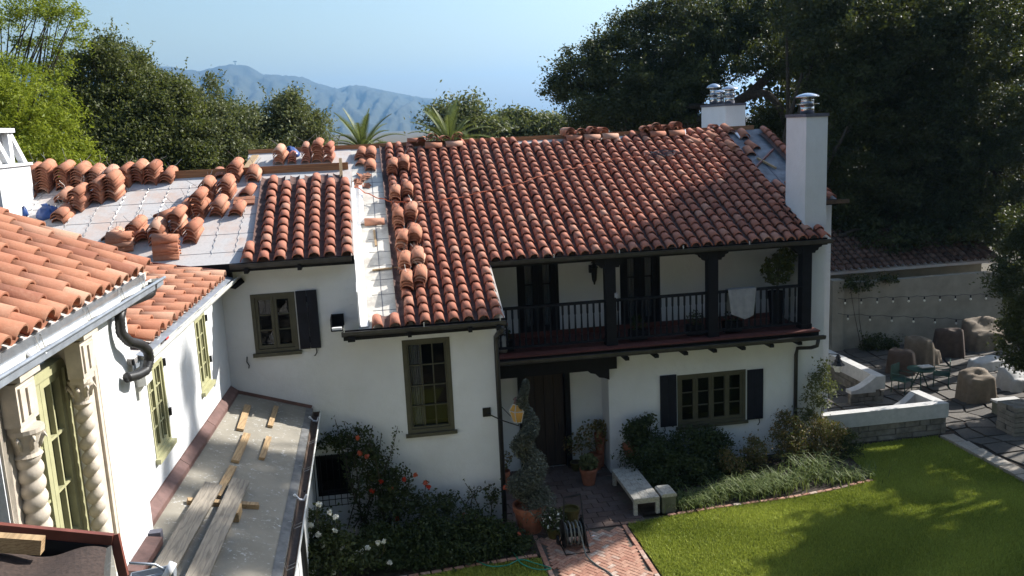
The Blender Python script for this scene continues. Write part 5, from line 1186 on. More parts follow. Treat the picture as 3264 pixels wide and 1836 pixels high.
# pots
def pot(x, y, r, h, label, mat='terracotta', z=.035, rim=True, name='flower_pot'):
    t = thing(name, label, 'flower pot', (x, y, z))
    prof = [(r * .68, 0), (r * .92, h * .78), (r * .93, h * .8)] + ([(r, h * .8), (r * 1.02, h), (r * .88, h), (r * .86, h * .86)] if rim else [(r, h), (r * .88, h), (r * .86, h * .9)])
    MB().lathe((x, y, z), prof, 22).build('pot', mat, t, smooth=False); MB().lathe((x, y, z + h * .80), [(r * .86, 0), (r * .84, .02)], 16).build('potting_soil', 'soil', t); return t
def leafy(parent, c, rad, n, size, mat, name='foliage', squash=1.0, stems=0, up=.3):
    c = Vector(c); d = rng.normal(size=(n, 3)); d /= np.linalg.norm(d, axis=1, keepdims=True); r = rad * (.35 + .65 * rng.random((n, 1)) ** .6)
    p = d * r * np.array([1, 1, squash]) + np.array(c[:]); o = leaves(p, size, name, mat, parent, up=up)
    return o
bp = pot(2.97, 17.9, .37, .62, 'big terracotta pot holding the spiral cypress by the house corner')
t = thing('spiral_topiary', 'spiral clipped grey green cypress rising from the big terracotta pot', 'topiary', (2.97, 17.9, .55))
MB().tube([(2.97, 17.9, .5), (2.99, 17.9, 1.5), (3.0, 17.9, 3.3)], [.035, .03, .012], 8).build('trunk', 'bark', t)
pp = []; tn = []
for i in range(30000):
    u = rng.random(); z = .62 + 2.85 * u ** 1.15; turn = u * 3.1; a = 2 * math.pi * turn - 1.2; env = .46 * (1 - u) ** .8 + .08
    off = env * .42; rr_ = env * .74 * rng.random() ** .5; th = rng.random() * 6.28; ph = math.acos(1 - 2 * rng.random())
    pp.append((2.98 + off * math.cos(a) + rr_ * math.sin(ph) * math.cos(th), 17.9 + off * math.sin(a) + rr_ * math.sin(ph) * math.sin(th), z + rr_ * .8 * math.cos(ph)))
leaves(pp, .035, 'foliage', 'leaf_cypress', t, up=1.0, asp=.35)
t = pot(4.84, 20.0, .22, .42, 'terracotta pot with a dense green cactus on the entry paving'); leafy(t, (4.84, 20.0, .6), .24, 500, .05, 'leaf_grey', squash=.9)
t = pot(3.85, 17.75, .21, .48, 'glazed olive green empty pot beside the hose reel', 'glazed_green')
t = pot(5.25, 20.9, .2, .4, 'terracotta pot behind the cactus against the entry wall'); leafy(t, (5.15, 20.85, .95), .42, 350, .045, 'leaf_nandina', 'foliage')
t = pot(5.42, 21.05, .14, .9, 'tall narrow clay planter with a spiky plant in the entry corner'); leafy(t, (5.42, 21.0, 1.1), .2, 120, .05, 'leaf_nandina')
t = pot(4.75, 20.95, .16, .22, 'small dark pot with sparse stems left of the cactus', 'glazed_green'); leafy(t, (4.7, 20.9, .75), .32, 220, .04, 'leaf_nandina')
t = thing('plant_stand', 'clay pot on a spidery iron plant stand at the far bench end', 'plant stand', (5.95, 20.15, .03))
MB().lathe((5.95, 20.15, .62), [(.13, 0), (.19, .24), (.2, .28), (.17, .28)], 16).build('pot', 'terracotta', t)
for a in range(5): MB().tube([(5.95 + .12 * math.cos(a * 1.26), 20.15 + .12 * math.sin(a * 1.26), .62), (5.95 + .2 * math.cos(a * 1.26), 20.15 + .2 * math.sin(a * 1.26), .5), (5.95 + .34 * math.cos(a * 1.26), 20.15 + .34 * math.sin(a * 1.26), .03)], .009, 5).build('leg', 'iron', t)
t = pot(3.42, 17.45, .2, .25, 'low pot of white flowers beside the topiary pot', 'glazed_green'); leafy(t, (3.42, 17.45, .4), .3, 450, .04, 'leaf_shrub'); leafy(t, (3.42, 17.4, .5), .28, 40, .035, 'petal_white', 'blossom')
t = pot(2.75, 20.2, .16, .5, 'narrow terracotta pot behind the house corner downspout'); leafy(t, (2.75, 20.2, .8), .25, 160, .04, 'leaf_nandina')
# hose reel
hr = thing('hose_reel', 'black steel garden hose reel cart with coiled hose on the brick walk', 'hose reel', (3.72, 16.85, .04))
def ring(c, r, t, axis, seg=24):
    c = Vector(c); a, b = ((V3(0, 1, 0), ZAX) if axis == 'x' else (V3(1, 0, 0), ZAX)); return [c + a * r * math.cos(2 * math.pi * j / seg) + b * r * math.sin(2 * math.pi * j / seg) for j in range(seg + 1)]
for x in (3.50, 3.92):
    d_ = MB(); c = V3(x, 16.9, .36); d_.tube(ring(c, .29, 0, 'x'), .014, 6); d_.prism([c + V3(0, .27 * math.cos(2 * math.pi * j / 24), .27 * math.sin(2 * math.pi * j / 24)) for j in range(24)], (.01, 0, 0)); d_.build('reel_disc', 'iron', hr)
MB().tube([(3.5, 16.9, .36), (3.93, 16.9, .36)], .09, 12).build('drum', 'iron', hr)
hc = MB()
for i in range(5): hc.tube(ring((3.55 + i * .08, 16.9, .36), .21 + .03 * (i % 2), 0, 'x'), .018, 6)
hc.build('hose_coil', 'hose_grey', hr, smooth=True)
MB().tube([(3.46, 17.1, .06), (3.47, 16.55, .06), (3.98, 16.55, .06), (4.0, 17.1, .06)], .016, 6).tube([(3.46, 17.1, .06), (3.5, 16.9, .36), (3.62, 17.25, 1.0)], .016, 6).tube([(4.0, 16.75, .06), (3.96, 16.9, .36), (3.99, 17.3, 1.02)], .016, 6).tube([(3.62, 17.25, 1.0), (3.99, 17.3, 1.02)], .018, 6).tube([(3.9, 17.1, .62), (4.0, 17.12, .62)], .012, 6).build('frame', 'iron', hr)
for x in (3.42, 4.02): MB().tube([(x - .02, 17.1, .12), (x + .02, 17.1, .12)], .11, 14).build('wheel', 'iron', hr)
MB().tube([(3.93, 16.9, .36), (4.06, 16.9, .36), (4.06, 16.75, .30), (4.14, 16.75, .30)], .012, 6).build('crank', 'steel', hr)
hp = [V3(3.8, 16.75, .56), V3(3.83, 16.6, .35), V3(3.86, 16.35, .1), V3(3.98, 16.0, .05), V3(4.15, 15.6, .05), V3(4.2, 15.0, .05)]
def curve_pts(P, n=8):
    out = []
    for i in range(len(P) - 1):
        p0, p1, p2, p3 = P[max(i - 1, 0)], P[i], P[i + 1], P[min(i + 2, len(P) - 1)]
        for j in range(n):
            u = j / n; out.append(.5 * ((2 * p1) + (p2 - p0) * u + (2 * p0 - 5 * p1 + 4 * p2 - p3) * u * u + (3 * p1 - p0 - 3 * p2 + p3) * u ** 3))
    return out + [P[-1]]
MB().tube(curve_pts(hp), .018, 8).build('hose_end', 'hose_grey', hr, smooth=True)
gp = [at(x, y, Z=.05) for x, y in ((1160, 1385), (1180, 1400), (1215, 1420), (1260, 1424), (1320, 1408), (1336, 1400), (1325, 1392), (1290, 1388), (1262, 1398), (1268, 1425), (1290, 1444))]
gp = [at(x, y, Z=.06) for x, y in ((1165, 1385), (1195, 1408), (1232, 1424), (1275, 1422), (1310, 1408), (1350, 1418), (1386, 1430), (1350, 1432), (1312, 1418), (1298, 1398), (1288, 1388))]
o = MB().tube([p - gp[0] for p in curve_pts(gp)], .014, 8).build('garden_hose', 'hose_green', smooth=True); o.location = gp[0]; tag(o, 'green garden hose looped at the flower bed edge', 'hose')

# balcony things
bx0 = at(1865, 726, Y=20.42).x
cl = MB(); n = 18
for i in range(n):
    for sgn in (0,):
        u0, u1 = i / n, (i + 1) / n
        def qy(u): return 20.36 - .012 * math.sin(u * 17)
        L0 = lambda u: .78 - .25 * abs(u - .62)
        cl.sheet([(bx0 - .38 + .76 * u0, qy(u0), 4.585), (bx0 - .38 + .76 * u1, qy(u1), 4.585), (bx0 - .30 + .60 * u1, qy(u1) - .02, 4.58 - L0(u1)), (bx0 - .30 + .60 * u0, qy(u0) - .02, 4.58 - L0(u0))])
        cl.sheet([(bx0 - .38 + .76 * u0, 20.36, 4.585), (bx0 - .38 + .76 * u1, 20.36, 4.585), (bx0 - .38 + .76 * u1, 20.52, 4.585), (bx0 - .38 + .76 * u0, 20.52, 4.585)])
        cl.sheet([(bx0 - .38 + .76 * u0, 20.52, 4.585), (bx0 - .38 + .76 * u1, 20.52, 4.585), (bx0 - .36 + .7 * u1, 20.53, 4.0), (bx0 - .36 + .7 * u0, 20.53, 4.0)])
o = cl.build('blanket', 'cloth_grey', loc=(bx0, 20.4, 4.0)); tag(o, 'grey blanket draped over the balcony rail', 'blanket')
t = pot(10.2, 20.95, .22, .9, 'tall dark planter with a leafy bush at the right end of the balcony', 'dark_timber', z=3.42)
leafy(t, (10.2, 20.9, 4.9), .42, 700, .055, 'leaf_oak'); leafy(t, (10.35, 20.8, 5.2), .3, 350, .055, 'leaf_oak')
MB().tube([(10.2, 20.95, 4.1), (10.25, 20.9, 5.2)], .02, 6).build('stem', 'bark', t)
for i, (x, w) in enumerate(((3.0, 'with a red flower at the left end'), (6.4, 'beside the middle post'), (7.9, 'left of the third post'), (8.9, 'long and low under the blanket'))):
    t = thing('planter', f'dark planter on the balcony floor {w}', 'planter', (x, 20.75, 3.42)); MB().box(x - .22, x + .22, 20.62, 20.86, 3.42, 3.68).build('box', 'dark_timber', t); leafy(t, (x, 20.72, 3.85), .22, 140, .04, 'leaf_shrub')
    if i == 0: leafy(t, (x, 20.7, 4.1), .15, 12, .04, 'petal_red', 'blossom')
for x, w, r in ((2.78, 'left at the balcony corner', .12), (2.95, 'in front at the balcony corner', .14)):
    o = MB().lathe((0, 0, 0), [(r * .7, 0), (r, .2), (r * .6, .34), (r * .65, .4)], 14).build('vase', 'cover_white', smooth=True); o.location = (x, 20.75 if 'left' in w else 20.62, 3.42); tag(o, f'white vase {w}', 'vase')

# ------------------------------------------------------------------ vegetation
def clumpy(blobs, n_clump, per, sig, shell=.55):
    """leaf positions gathered in clumps scattered through ellipsoid blobs (cx,cy,cz,rx,ry,rz)"""
    vol = np.array([b[3] * b[4] * b[5] for b in blobs]) ** .75; vol /= vol.sum(); P = []; T = []; C = []
    for b, w in zip(blobs, vol):
        k = max(3, int(n_clump * w)); d = rng.normal(size=(k, 3)); d /= np.linalg.norm(d, axis=1, keepdims=True)
        c = d * (shell + (1 - shell) * rng.random((k, 1))) * np.array(b[3:6]) * rng.uniform(.82, 1.12, (k, 1)) + np.array(b[:3]); C.append(c)
        t = rng.random(k)
        q = c[:, None, :] + rng.normal(size=(k, per, 3)) * np.array([sig, sig, sig * .7]) * rng.uniform(.6, 1.3, (k, 1, 1)); P.append(q.reshape(-1, 3)); T.append(np.clip(np.repeat(t, per) * .6 + rng.random(k * per) * .4, 0, 1))
    return np.concatenate(P), np.concatenate(T), np.concatenate(C)
def sprigs(C, n, L, per):
    top = C[np.argsort(C[:, 2])[len(C) // 3:]]; P = []
    for i in rng.integers(0, len(top), n):
        d = rng.normal(size=3) * .6; d[2] = abs(d[2]) + .7; d /= np.linalg.norm(d); l = L * rng.uniform(.5, 1.3); t = np.linspace(0, 1, per)[:, None]
        P.append(top[i] + d * l * t + rng.normal(size=(per, 3)) * .075 * (1.15 - t))
    return np.concatenate(P)
def limbs(base, cents, r, n, parent, name='trunk', mat='bark', fork=.35):
    base = Vector(base); mb = MB(); idx = rng.choice(len(cents), min(n, len(cents)), replace=False); m_ = Vector(cents.mean(0)); f = base.lerp(m_, fork); f.x = base.x + (f.x - base.x) * .5; f.y = base.y + (f.y - base.y) * .5
    mb.tube([base, base.lerp(f, .5) + V3(J(.1), J(.1), 0), f], [r, r * .8, r * .7], 8)
    for i in idx:
        c = Vector(cents[i]); mid = f.lerp(c, .5) + V3(J(.35), J(.35), abs(J(.3))); mb.tube([f, f.lerp(mid, .5) + V3(J(.15), J(.15), J(.1)), mid, mid.lerp(c, .6) + V3(J(.12), J(.12), J(.12)), c], [r * .5, r * .4, r * .28, r * .16, r * .05], 6)
    return mb.build(name, mat, parent)
def tree(name, label, cat, base, blobs, mat, n_clump, per, sig, size, group=None, r=.25, nl=14, up=.3, asp=.5, shell=.55, sprig=0):
    t = thing(name, label, cat, base, group); P, T, C = clumpy(blobs, n_clump, per, sig, shell)
    if sprig: Q = sprigs(C, sprig, .75, 22); P = np.concatenate([P, Q]); T = np.concatenate([T, rng.random(len(Q))])
    leaves(P, size, 'crown', mat, t, up=up, asp=asp, tint=T); limbs(base, C, r, nl, t); return t
def B(x, y, Y, rx, rz, ry=None): p = at(x, y, Y=Y); return (p.x, p.y, p.z, rx, ry or rx, rz)

# left: bright feathery tree, then dark oaks behind the roof
t = tree('feathery_tree', 'tall bright yellow green feathery tree behind the white chimney', 'tree', (-13.4, 29, 0),
         [B(60, 330, 27, 1.9, 1.35), B(10, 280, 27.5, 1.9, 1.6), B(140, 400, 27, 1.1, .7), B(-60, 330, 28, 2.2, 2), B(95, 390, 26.5, 1.3, .8), B(40, 420, 26, 1.5, .8), B(-40, 440, 26, 2, 1)], 'leaf_bright', 560, 110, .17, .062, r=.22, nl=20, asp=.3, up=.6, sprig=120)
t = tree('feathery_tree', 'airy upper boughs of a feathery tree against the sky in the top left corner', 'tree', (-14.5, 33, 0),
         [B(150, 40, 31, 1.0, .5), B(60, 20, 31, 1.3, .6), B(175, 120, 31, .65, .6), B(90, 110, 31.5, 1.0, .4), B(20, 170, 31, 1.1, .4), B(120, 175, 31, .8, .35), B(-30, 60, 32, 1.2, 1.0), B(150, 210, 31, .5, .35), B(30, 235, 31, .9, .35)], 'leaf_bright', 130, 80, .16, .062, r=.16, nl=50, asp=.3, up=.6, shell=.35, sprig=60)
OAKS = 'dark oaks behind the house'
tree('oak_tree', 'dark dense oak with wispy top twigs left of the mountain', 'tree', (-9.5, 36, 0), [B(280, 240, 35, 2.3, 1.9), B(230, 330, 34, 1.8, 1.6), B(330, 330, 33.5, 2.0, 1.6), B(280, 150, 35, 1.2, .9), B(215, 250, 35, 1.1, 1.3), B(280, 400, 33, 3, 1.3), B(340, 210, 35, 1.0, .8), B(270, 118, 35, .45, .45)], 'leaf_oak', 700, 130, .22, .058, OAKS, r=.3, sprig=220)
tree('oak_tree', 'dark brown tinged oak in the middle of the left grove', 'tree', (-5.5, 35, 0), [B(410, 270, 34, 1.6, 1.3), B(450, 330, 33.5, 1.5, 1.3), B(390, 370, 33, 2.0, 1.3), B(455, 240, 34, .6, .5), B(400, 215, 34.5, .8, .5), B(460, 395, 33, 2.0, .9)], 'leaf_oak', 520, 130, .21, .056, OAKS, r=.25, sprig=130)
tree('oak_tree', 'lighter green oak with one thin leader below the main summit', 'tree', (-3, 37, 0), [B(545, 290, 35, 1.3, 1.0), B(600, 330, 35, 1.7, 1.0), B(550, 360, 34, 2.0, 1.1), B(640, 340, 35, 1.2, .8), B(540, 225, 35, .28, .55), B(620, 380, 34, 2, .7), B(690, 360, 35, 1.0, .7)], 'leaf_grey', 480, 130, .21, .056, OAKS, r=.22, sprig=160)
tree('oak_tree', 'rounded small oak alone right of the left grove', 'tree', (-1, 37, 0), [B(735, 300, 35, .85, .9), B(755, 335, 35, 1.2, .9), B(720, 360, 35, 1.2, .7), B(790, 370, 35, .7, .5), B(738, 255, 35, .4, .35)], 'leaf_grey', 260, 130, .2, .056, OAKS, r=.2, sprig=90)
# thin trees right of the palms
tree('sparse_tree', 'thin twiggy grey leaved tree right behind the second palm', 'tree', (5.5, 52, 0), [B(1120, 285, 50, 1.4, .8), B(1180, 275, 50, 1.3, .8), B(1160, 325, 50, 2.2, .9), B(1210, 320, 50, 1.3, .9)], 'leaf_grey', 150, 60, .34, .10, r=.18, nl=60, shell=.3)
tree('grove_tree', 'hazy low broadleaf tree between the sparse tree and the big oak', 'tree', (8, 56, 0), [B(1285, 325, 54, 1.9, 1.0), B(1330, 335, 54, 1.8, .9), B(1385, 325, 54, 1.6, 1.0), B(1240, 345, 54, 1.6, .8), B(1290, 295, 54, .9, .5)], 'leaf_grey', 260, 80, .34, .11, r=.2)
# big oak behind the ridge
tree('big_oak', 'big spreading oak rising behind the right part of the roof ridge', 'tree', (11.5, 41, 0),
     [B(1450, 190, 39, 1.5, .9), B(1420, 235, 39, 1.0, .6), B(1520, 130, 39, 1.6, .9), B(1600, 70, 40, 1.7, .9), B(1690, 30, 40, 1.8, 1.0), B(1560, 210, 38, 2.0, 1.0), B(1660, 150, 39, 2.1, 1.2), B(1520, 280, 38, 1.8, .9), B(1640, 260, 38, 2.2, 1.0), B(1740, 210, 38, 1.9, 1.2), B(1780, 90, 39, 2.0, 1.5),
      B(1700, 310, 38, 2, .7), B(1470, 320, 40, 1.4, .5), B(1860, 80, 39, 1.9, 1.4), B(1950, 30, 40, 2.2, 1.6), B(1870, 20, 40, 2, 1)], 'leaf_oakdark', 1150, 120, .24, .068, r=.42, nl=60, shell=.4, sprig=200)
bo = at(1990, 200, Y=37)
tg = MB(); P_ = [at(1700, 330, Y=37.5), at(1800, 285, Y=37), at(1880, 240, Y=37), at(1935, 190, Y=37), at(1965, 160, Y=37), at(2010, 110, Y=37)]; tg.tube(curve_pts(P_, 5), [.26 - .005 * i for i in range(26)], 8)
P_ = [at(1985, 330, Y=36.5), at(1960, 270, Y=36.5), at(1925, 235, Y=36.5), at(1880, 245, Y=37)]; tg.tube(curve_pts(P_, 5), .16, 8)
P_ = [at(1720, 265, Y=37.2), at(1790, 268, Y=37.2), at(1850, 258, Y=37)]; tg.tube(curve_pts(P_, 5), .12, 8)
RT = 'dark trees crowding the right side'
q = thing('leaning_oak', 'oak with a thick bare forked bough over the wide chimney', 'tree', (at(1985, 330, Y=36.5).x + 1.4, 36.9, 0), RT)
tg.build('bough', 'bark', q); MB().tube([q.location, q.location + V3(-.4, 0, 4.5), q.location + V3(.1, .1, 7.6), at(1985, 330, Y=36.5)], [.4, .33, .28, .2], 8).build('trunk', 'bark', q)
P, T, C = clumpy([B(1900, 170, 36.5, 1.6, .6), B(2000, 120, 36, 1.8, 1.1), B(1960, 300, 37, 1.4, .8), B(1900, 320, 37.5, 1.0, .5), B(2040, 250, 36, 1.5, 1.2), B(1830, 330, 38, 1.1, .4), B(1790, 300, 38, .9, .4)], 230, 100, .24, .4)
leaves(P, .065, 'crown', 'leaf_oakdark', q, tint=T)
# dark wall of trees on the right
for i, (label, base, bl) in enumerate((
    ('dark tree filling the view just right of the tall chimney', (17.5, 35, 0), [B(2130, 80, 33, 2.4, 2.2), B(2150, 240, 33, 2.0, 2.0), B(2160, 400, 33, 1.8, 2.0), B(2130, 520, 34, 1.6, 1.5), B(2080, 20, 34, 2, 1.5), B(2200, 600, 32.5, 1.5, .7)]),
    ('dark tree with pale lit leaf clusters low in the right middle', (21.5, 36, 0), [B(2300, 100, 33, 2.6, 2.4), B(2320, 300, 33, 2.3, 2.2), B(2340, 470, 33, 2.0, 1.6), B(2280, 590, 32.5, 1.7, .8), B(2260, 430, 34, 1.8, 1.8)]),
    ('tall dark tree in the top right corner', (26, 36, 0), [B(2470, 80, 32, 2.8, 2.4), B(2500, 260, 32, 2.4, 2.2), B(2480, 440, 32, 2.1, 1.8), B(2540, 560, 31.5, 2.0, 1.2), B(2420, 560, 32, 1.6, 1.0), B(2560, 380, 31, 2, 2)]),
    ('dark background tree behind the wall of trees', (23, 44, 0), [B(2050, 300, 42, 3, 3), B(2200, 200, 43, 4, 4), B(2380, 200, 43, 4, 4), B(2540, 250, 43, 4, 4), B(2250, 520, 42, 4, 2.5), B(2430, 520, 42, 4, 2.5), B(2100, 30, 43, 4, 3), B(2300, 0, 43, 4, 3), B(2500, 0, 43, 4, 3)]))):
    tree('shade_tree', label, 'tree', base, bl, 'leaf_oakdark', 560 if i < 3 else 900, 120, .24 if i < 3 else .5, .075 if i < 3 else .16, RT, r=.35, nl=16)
tree('near_bush', 'dark bush hanging in at the right edge of the patio', 'bush', (18.6, 21.4, 0), [B(2570, 720, 21, .8, .8), B(2600, 830, 21, .9, .9), B(2550, 640, 22, .55, .5), B(2575, 900, 21, .45, .4), B(2600, 560, 22, .7, .7)], 'leaf_oakdark', 230, 120, .14, .045, r=.08, nl=10)
# trees east of the garden, out of frame, whose shade falls on roof and lawn
SHADE = 'trees east of the garden'
for label, base, bl, nc, sg in (
    ('spreading oak east of the patio shading the roof', (24.5, 27, 0), [(24, 25.8, 17.0, 1.6, 1.5, 2.1), (24, 26.2, 19.6, 1.5, 1.0, 1.9), (24.5, 27.3, 17.2, 1.6, 1.4, 2.2), (24.5, 28.9, 16.0, 1.6, 1.3, 1.9), (24.5, 30.3, 16.6, 1.6, 1.1, 1.9)], 270, .30),
    ('broad oak beyond the right end of the lawn', (25.5, 20.2, 0), [(24, 20.6, 11.3, 1.1, 1.0, 1.5), (24, 21.6, 10.7, .8, .6, .7), (25, 19.6, 9.6, 1.4, 1.0, 2.2), (24.5, 19.4, 7, 1.6, 1.1, 1.6)], 210, .28),
    ('young open tree by the lawn end', (25, 22.6, 0), [(24, 22.2, 8.6, .9, .9, 1.1), (24.3, 21.2, 7.4, .9, .7, .9), (24.5, 23.8, 7.0, 1, .8, .9)], 46, .20),
    ('leafy elm southeast of the lawn', (23, 16.5, 0), [(23, 17.6, 7.2, 2.0, 1.5, 2.6), (24, 16, 8.5, 2.2, 1.6, 2.2), (22, 15.5, 5.5, 2.4, 2.0, 2.6), (23.5, 18.6, 10, 1.6, 1.2, 1.8)], 330, .32),
    ('very tall thin topped tree east of the patio', (27, 29.5, 0), [(24, 24.7, 23.3, 1.0, 1.1, .6), (24, 23.0, 22.9, 1.0, .9, .6), (24, 25.5, 24.8, .9, .35, 1.0), (24, 21.6, 23.4, .9, .9, .6), (24, 24.0, 25.0, .6, .25, .8)], 75, .19)):
    tree('shade_oak', label, 'tree', base, bl, 'leaf_oakdark', nc, 90, sg, .12, SHADE, r=.3, nl=14)
for label, base, bl in (  # unseen trees added to block sky light from facade and lawn
    ('wide unseen tree added south of the lawn on the right to block skylight', (18.5, 7, 0), [(18, 8, 8, 4, 3.5, 3.5), (17, 6, 12, 3.5, 3, 3), (21, 9, 11, 3.5, 3, 4), (20, 7, 15, 4, 4, 3)]),
    ('second wide unseen tree added south of the lawn to block skylight', (15, 0, 0), [(15, 1, 9, 4, 3.5, 4), (18, 0, 13, 5, 4, 5), (13.5, -2, 14, 4, 4, 4)]),
    ('large added skylight blocking tree behind the viewpoint to the right', (8, -9, 0), [(8, -9, 14, 5, 4, 6), (12, -8, 12, 4, 4, 5), (6, -10, 19, 4, 4, 4)]),
    ('large added skylight blocking tree straight behind the viewpoint', (-2, -13, 0), [(-2, -13, 15, 5, 4, 6), (2, -13, 18, 4, 4, 4)]),
    ('large added skylight blocking tree behind the viewpoint to the left', (-13, -8, 0), [(-13, -8, 13, 5, 4, 6), (-16, -3, 12, 5, 5, 5)])):
    tree('shade_tree', label, 'tree', base, bl, 'leaf_oakdark', 330, 40, .6, .34, 'added skylight blocking trees south of the garden', r=.4, nl=10)

# palms behind the ridge
def palm(c, n, L, label, tall):
    c = Vector(c); t = thing('palm_tree', label, 'palm', (c.x, c.y, 0), 'palms behind the roof ridge')
    MB().tube([(c.x, c.y, 0), (c.x, c.y, c.z - .2)], [.32, .25], 10).build('trunk', 'bark', t)
    for i in range(n):
        a = i * 2.399 + .4; el = R_(80 - 104 * (i / n) ** .8); l = L * random.uniform(.85, 1.1); d0 = V3(math.cos(a) * math.cos(el), math.sin(a) * math.cos(el), math.sin(el)); hd = V3(math.cos(a), math.sin(a), 0); pts = []
        p = c.copy(); d = d0.copy()
        for k in range(15): pts.append(p.copy()); p = p + d * (l / 14); d = (d + V3(0, 0, -.055) * (1 + .6 * (1 - d.z))).normalized()
        mb = MB().tube(pts, [.035 - .002 * k for k in range(15)], 4)
        for k in range(1, 15):
            for h in (0, .25, .5, .75):
                if k == 14 and h: continue
                b = pts[k].lerp(pts[min(k + 1, 14)], h); d = (pts[min(k + 1, 14)] - pts[k - 1]).normalized(); sd = d.cross(ZAX).normalized(); u = sd.cross(d)
                w = l * .17 * math.sin(math.pi * min(1, (k + h + 1.2) / 16)) + .05
                for s in (-1, 1):
                    tip = b + (sd * s * .72 + d * .65 + u * .28) * w + V3(0, 0, -w * .1) ; mb.sheet([b - d * .022, tip, b + d * .022])
        o = mb.build('frond', 'leaf_palm', t)
        at_ = o.data.attributes.new('tint', 'FLOAT', 'FACE'); at_.data.foreach_set('value', np.clip(rng.normal(.5, .22, len(o.data.polygons)), 0, 1).astype(np.float32))
c1 = at(912, 378, Y=45); c2 = at(1132, 368, Y=45)
palm(c1, 44, 2.2, 'feather palm standing before the mountain, left of the two', 1); palm(c2, 48, 2.4, 'feather palm with yellower fronds in front of the sparse tree', 1)

# roses and shrubs of the left bed
def cane(P, r=.012): return [Vector(p) for p in P]
def rosebush(label, base, canes, per_len, size, flowers, fmat, parent_group=None, extra=None, mat='leaf_rose'):
    t = thing('rose_bush', label, 'rose bush', base, parent_group); mb = MB(); pts = []
    for c in canes:
        q = curve_pts([Vector(p) for p in c], 6); mb.tube(q, [.014 - .008 * i / len(q) for i in range(len(q))], 5)
        for i in range(len(q) - 1):
            k = max(1, int((q[i + 1] - q[i]).length * per_len))
            for _ in range(k): pts.append(q[i].lerp(q[i + 1], random.random()) + V3(J(.06), J(.06), J(.05)))
    mb.build('cane', 'bark', t)
    if extra is not None: pts = np.concatenate([np.array([p[:] for p in pts]), extra]) if pts else extra
    else: pts = np.array([p[:] for p in pts])
    leaves(pts, size, 'foliage', mat, t, up=.35)
    for p in flowers:
        f = rng.normal(size=(22, 3)); f /= np.linalg.norm(f, axis=1, keepdims=True); leaves(f * .034 + np.array(p[:]), .034, 'rose', fmat if isinstance(fmat, str) else random.choice(fmat), t, asp=.9, up=.0)
    return t
A_ = lambda x, y, Y=18.4: at(x, y, Y=Y)
canes = []
for x, y, Yb in ((843, 1055, 18.3), (865, 1060, 18.35), (938, 1070, 18.3), (1000, 1075, 18.4), (900, 1130, 18.2), (960, 1140, 18.3), (880, 1100, 18.2), (930, 1110, 18.1), (1020, 1170, 18.2), (1035, 1195, 18.1), (1070, 1210, 18.1), (990, 1130, 18.3), (960, 1090, 18.35)):
    b = A_(930 + J(25), 1330, 18.2); tip = A_(x, y, Yb); m_ = b.lerp(tip, .55) + V3(J(.12), -.2, .15); canes.append((b, m_, tip))
ex = clumpy([(*A_(920, 1150, 18.2)[:], .42, .3, .35), (*A_(960, 1210, 18.1)[:], .5, .3, .45), (*A_(850, 1110, 18.35)[:], .35, .2, .2), (*A_(1000, 1260, 18.0)[:], .5, .35, .35), (*A_(900, 1090, 18.35)[:], .35, .15, .15), (*A_(820, 1115, 18.4)[:], .25, .12, .12)], 130, 38, .09)[0]
fl = [A_(x, y, 17.95) for x, y in ((899, 1101), (923, 1148), (905, 1140), (957, 1212), (985, 1228), (937, 1235), (1016, 1205), (1045, 1195), (1070, 1215), (1078, 1225), (1000, 1305))]
rosebush('climbing rose with orange and pink blooms on the white wall by the grille window', (.05, 18.2, .03), canes, 70, .038, fl, ['petal_orange', 'petal_orange', 'petal_red'], extra=ex)
canes = []
for x, y in ((1170, 1215), (1205, 1222), (1240, 1240), (1190, 1250), (1150, 1240), (1245, 1215), (1255, 1260)):
    b = A_(1180 + J(25), 1370, 18.0); tip = A_(x, y, 18.25); canes.append((b, b.lerp(tip, .6) + V3(J(.1), 0, .2), tip))
ex = clumpy([(*A_(1100, 1270, 18.0)[:], .5, .3, .25), (*A_(1240, 1235, 18.3)[:], .15, .1, .2)], 40, 40, .08)[0]
rosebush('small arching rose with a few orange blooms near the house corner downspout', (1.8, 18.0, .03), canes, 60, .036, [A_(1272, 1227, 18.1), A_(1165, 1295, 17.9), A_(1306, 1345, 17.2)], 'petal_orange', extra=ex)
ex = clumpy([(*at(840, 1390, Y=16.3)[:], .55, .4, .4), (*at(790, 1340, Y=16.8)[:], .4, .35, .45), (*at(900, 1400, Y=16.4)[:], .4, .35, .3), (*at(770, 1420, Y=16.2)[:], .5, .4, .35)], 130, 45, .11)[0]
fl = [at(x, y, Y=16.3) for x, y in ((802, 1268), (830, 1290), (845, 1300), (782, 1320), (800, 1345), (812, 1372), (868, 1360), (842, 1335), (872, 1395), (888, 1420), (950, 1365), (965, 1362), (980, 1415), (910, 1388), (770, 1350), (757, 1380), (895, 1392), (838, 1440), (925, 1378), (790, 1412), (860, 1378), (820, 1400))]
canes = [(at(830 + J(20), 1440, Y=16.6), at(x + J(8), y + 40, Y=16.5), at(x, y, Y=16.4)) for x, y in ((802, 1268), (845, 1300), (782, 1320), (965, 1362), (868, 1350))]
rosebush('white flowering rose bush in the bottom corner of the bed', (-.6, 16.5, .03), canes, 60, .042, fl, 'petal_white', extra=ex)
def shrub(label, c, blobs, n, per, sig, size, mat, group=None, name='shrub', up=.3, asp=.5, stems=6):
    t = thing(name, label, 'shrub', (c[0], c[1], .03), group); P, T, C = clumpy(blobs, n, per, sig); P = P[P[:, 2] > .04]
    leaves(P, size, 'foliage', mat, t, up=up, asp=asp); mb = MB()
    for i in range(stems): q = Vector(C[random.randrange(len(C))]); mb.tube([(c[0] + J(.1), c[1] + J(.1), .02), Vector((c[0], c[1], .1)).lerp(q, .5), q], [.014, .01, .005], 5)
    mb.build('stem', 'bark', t); return t
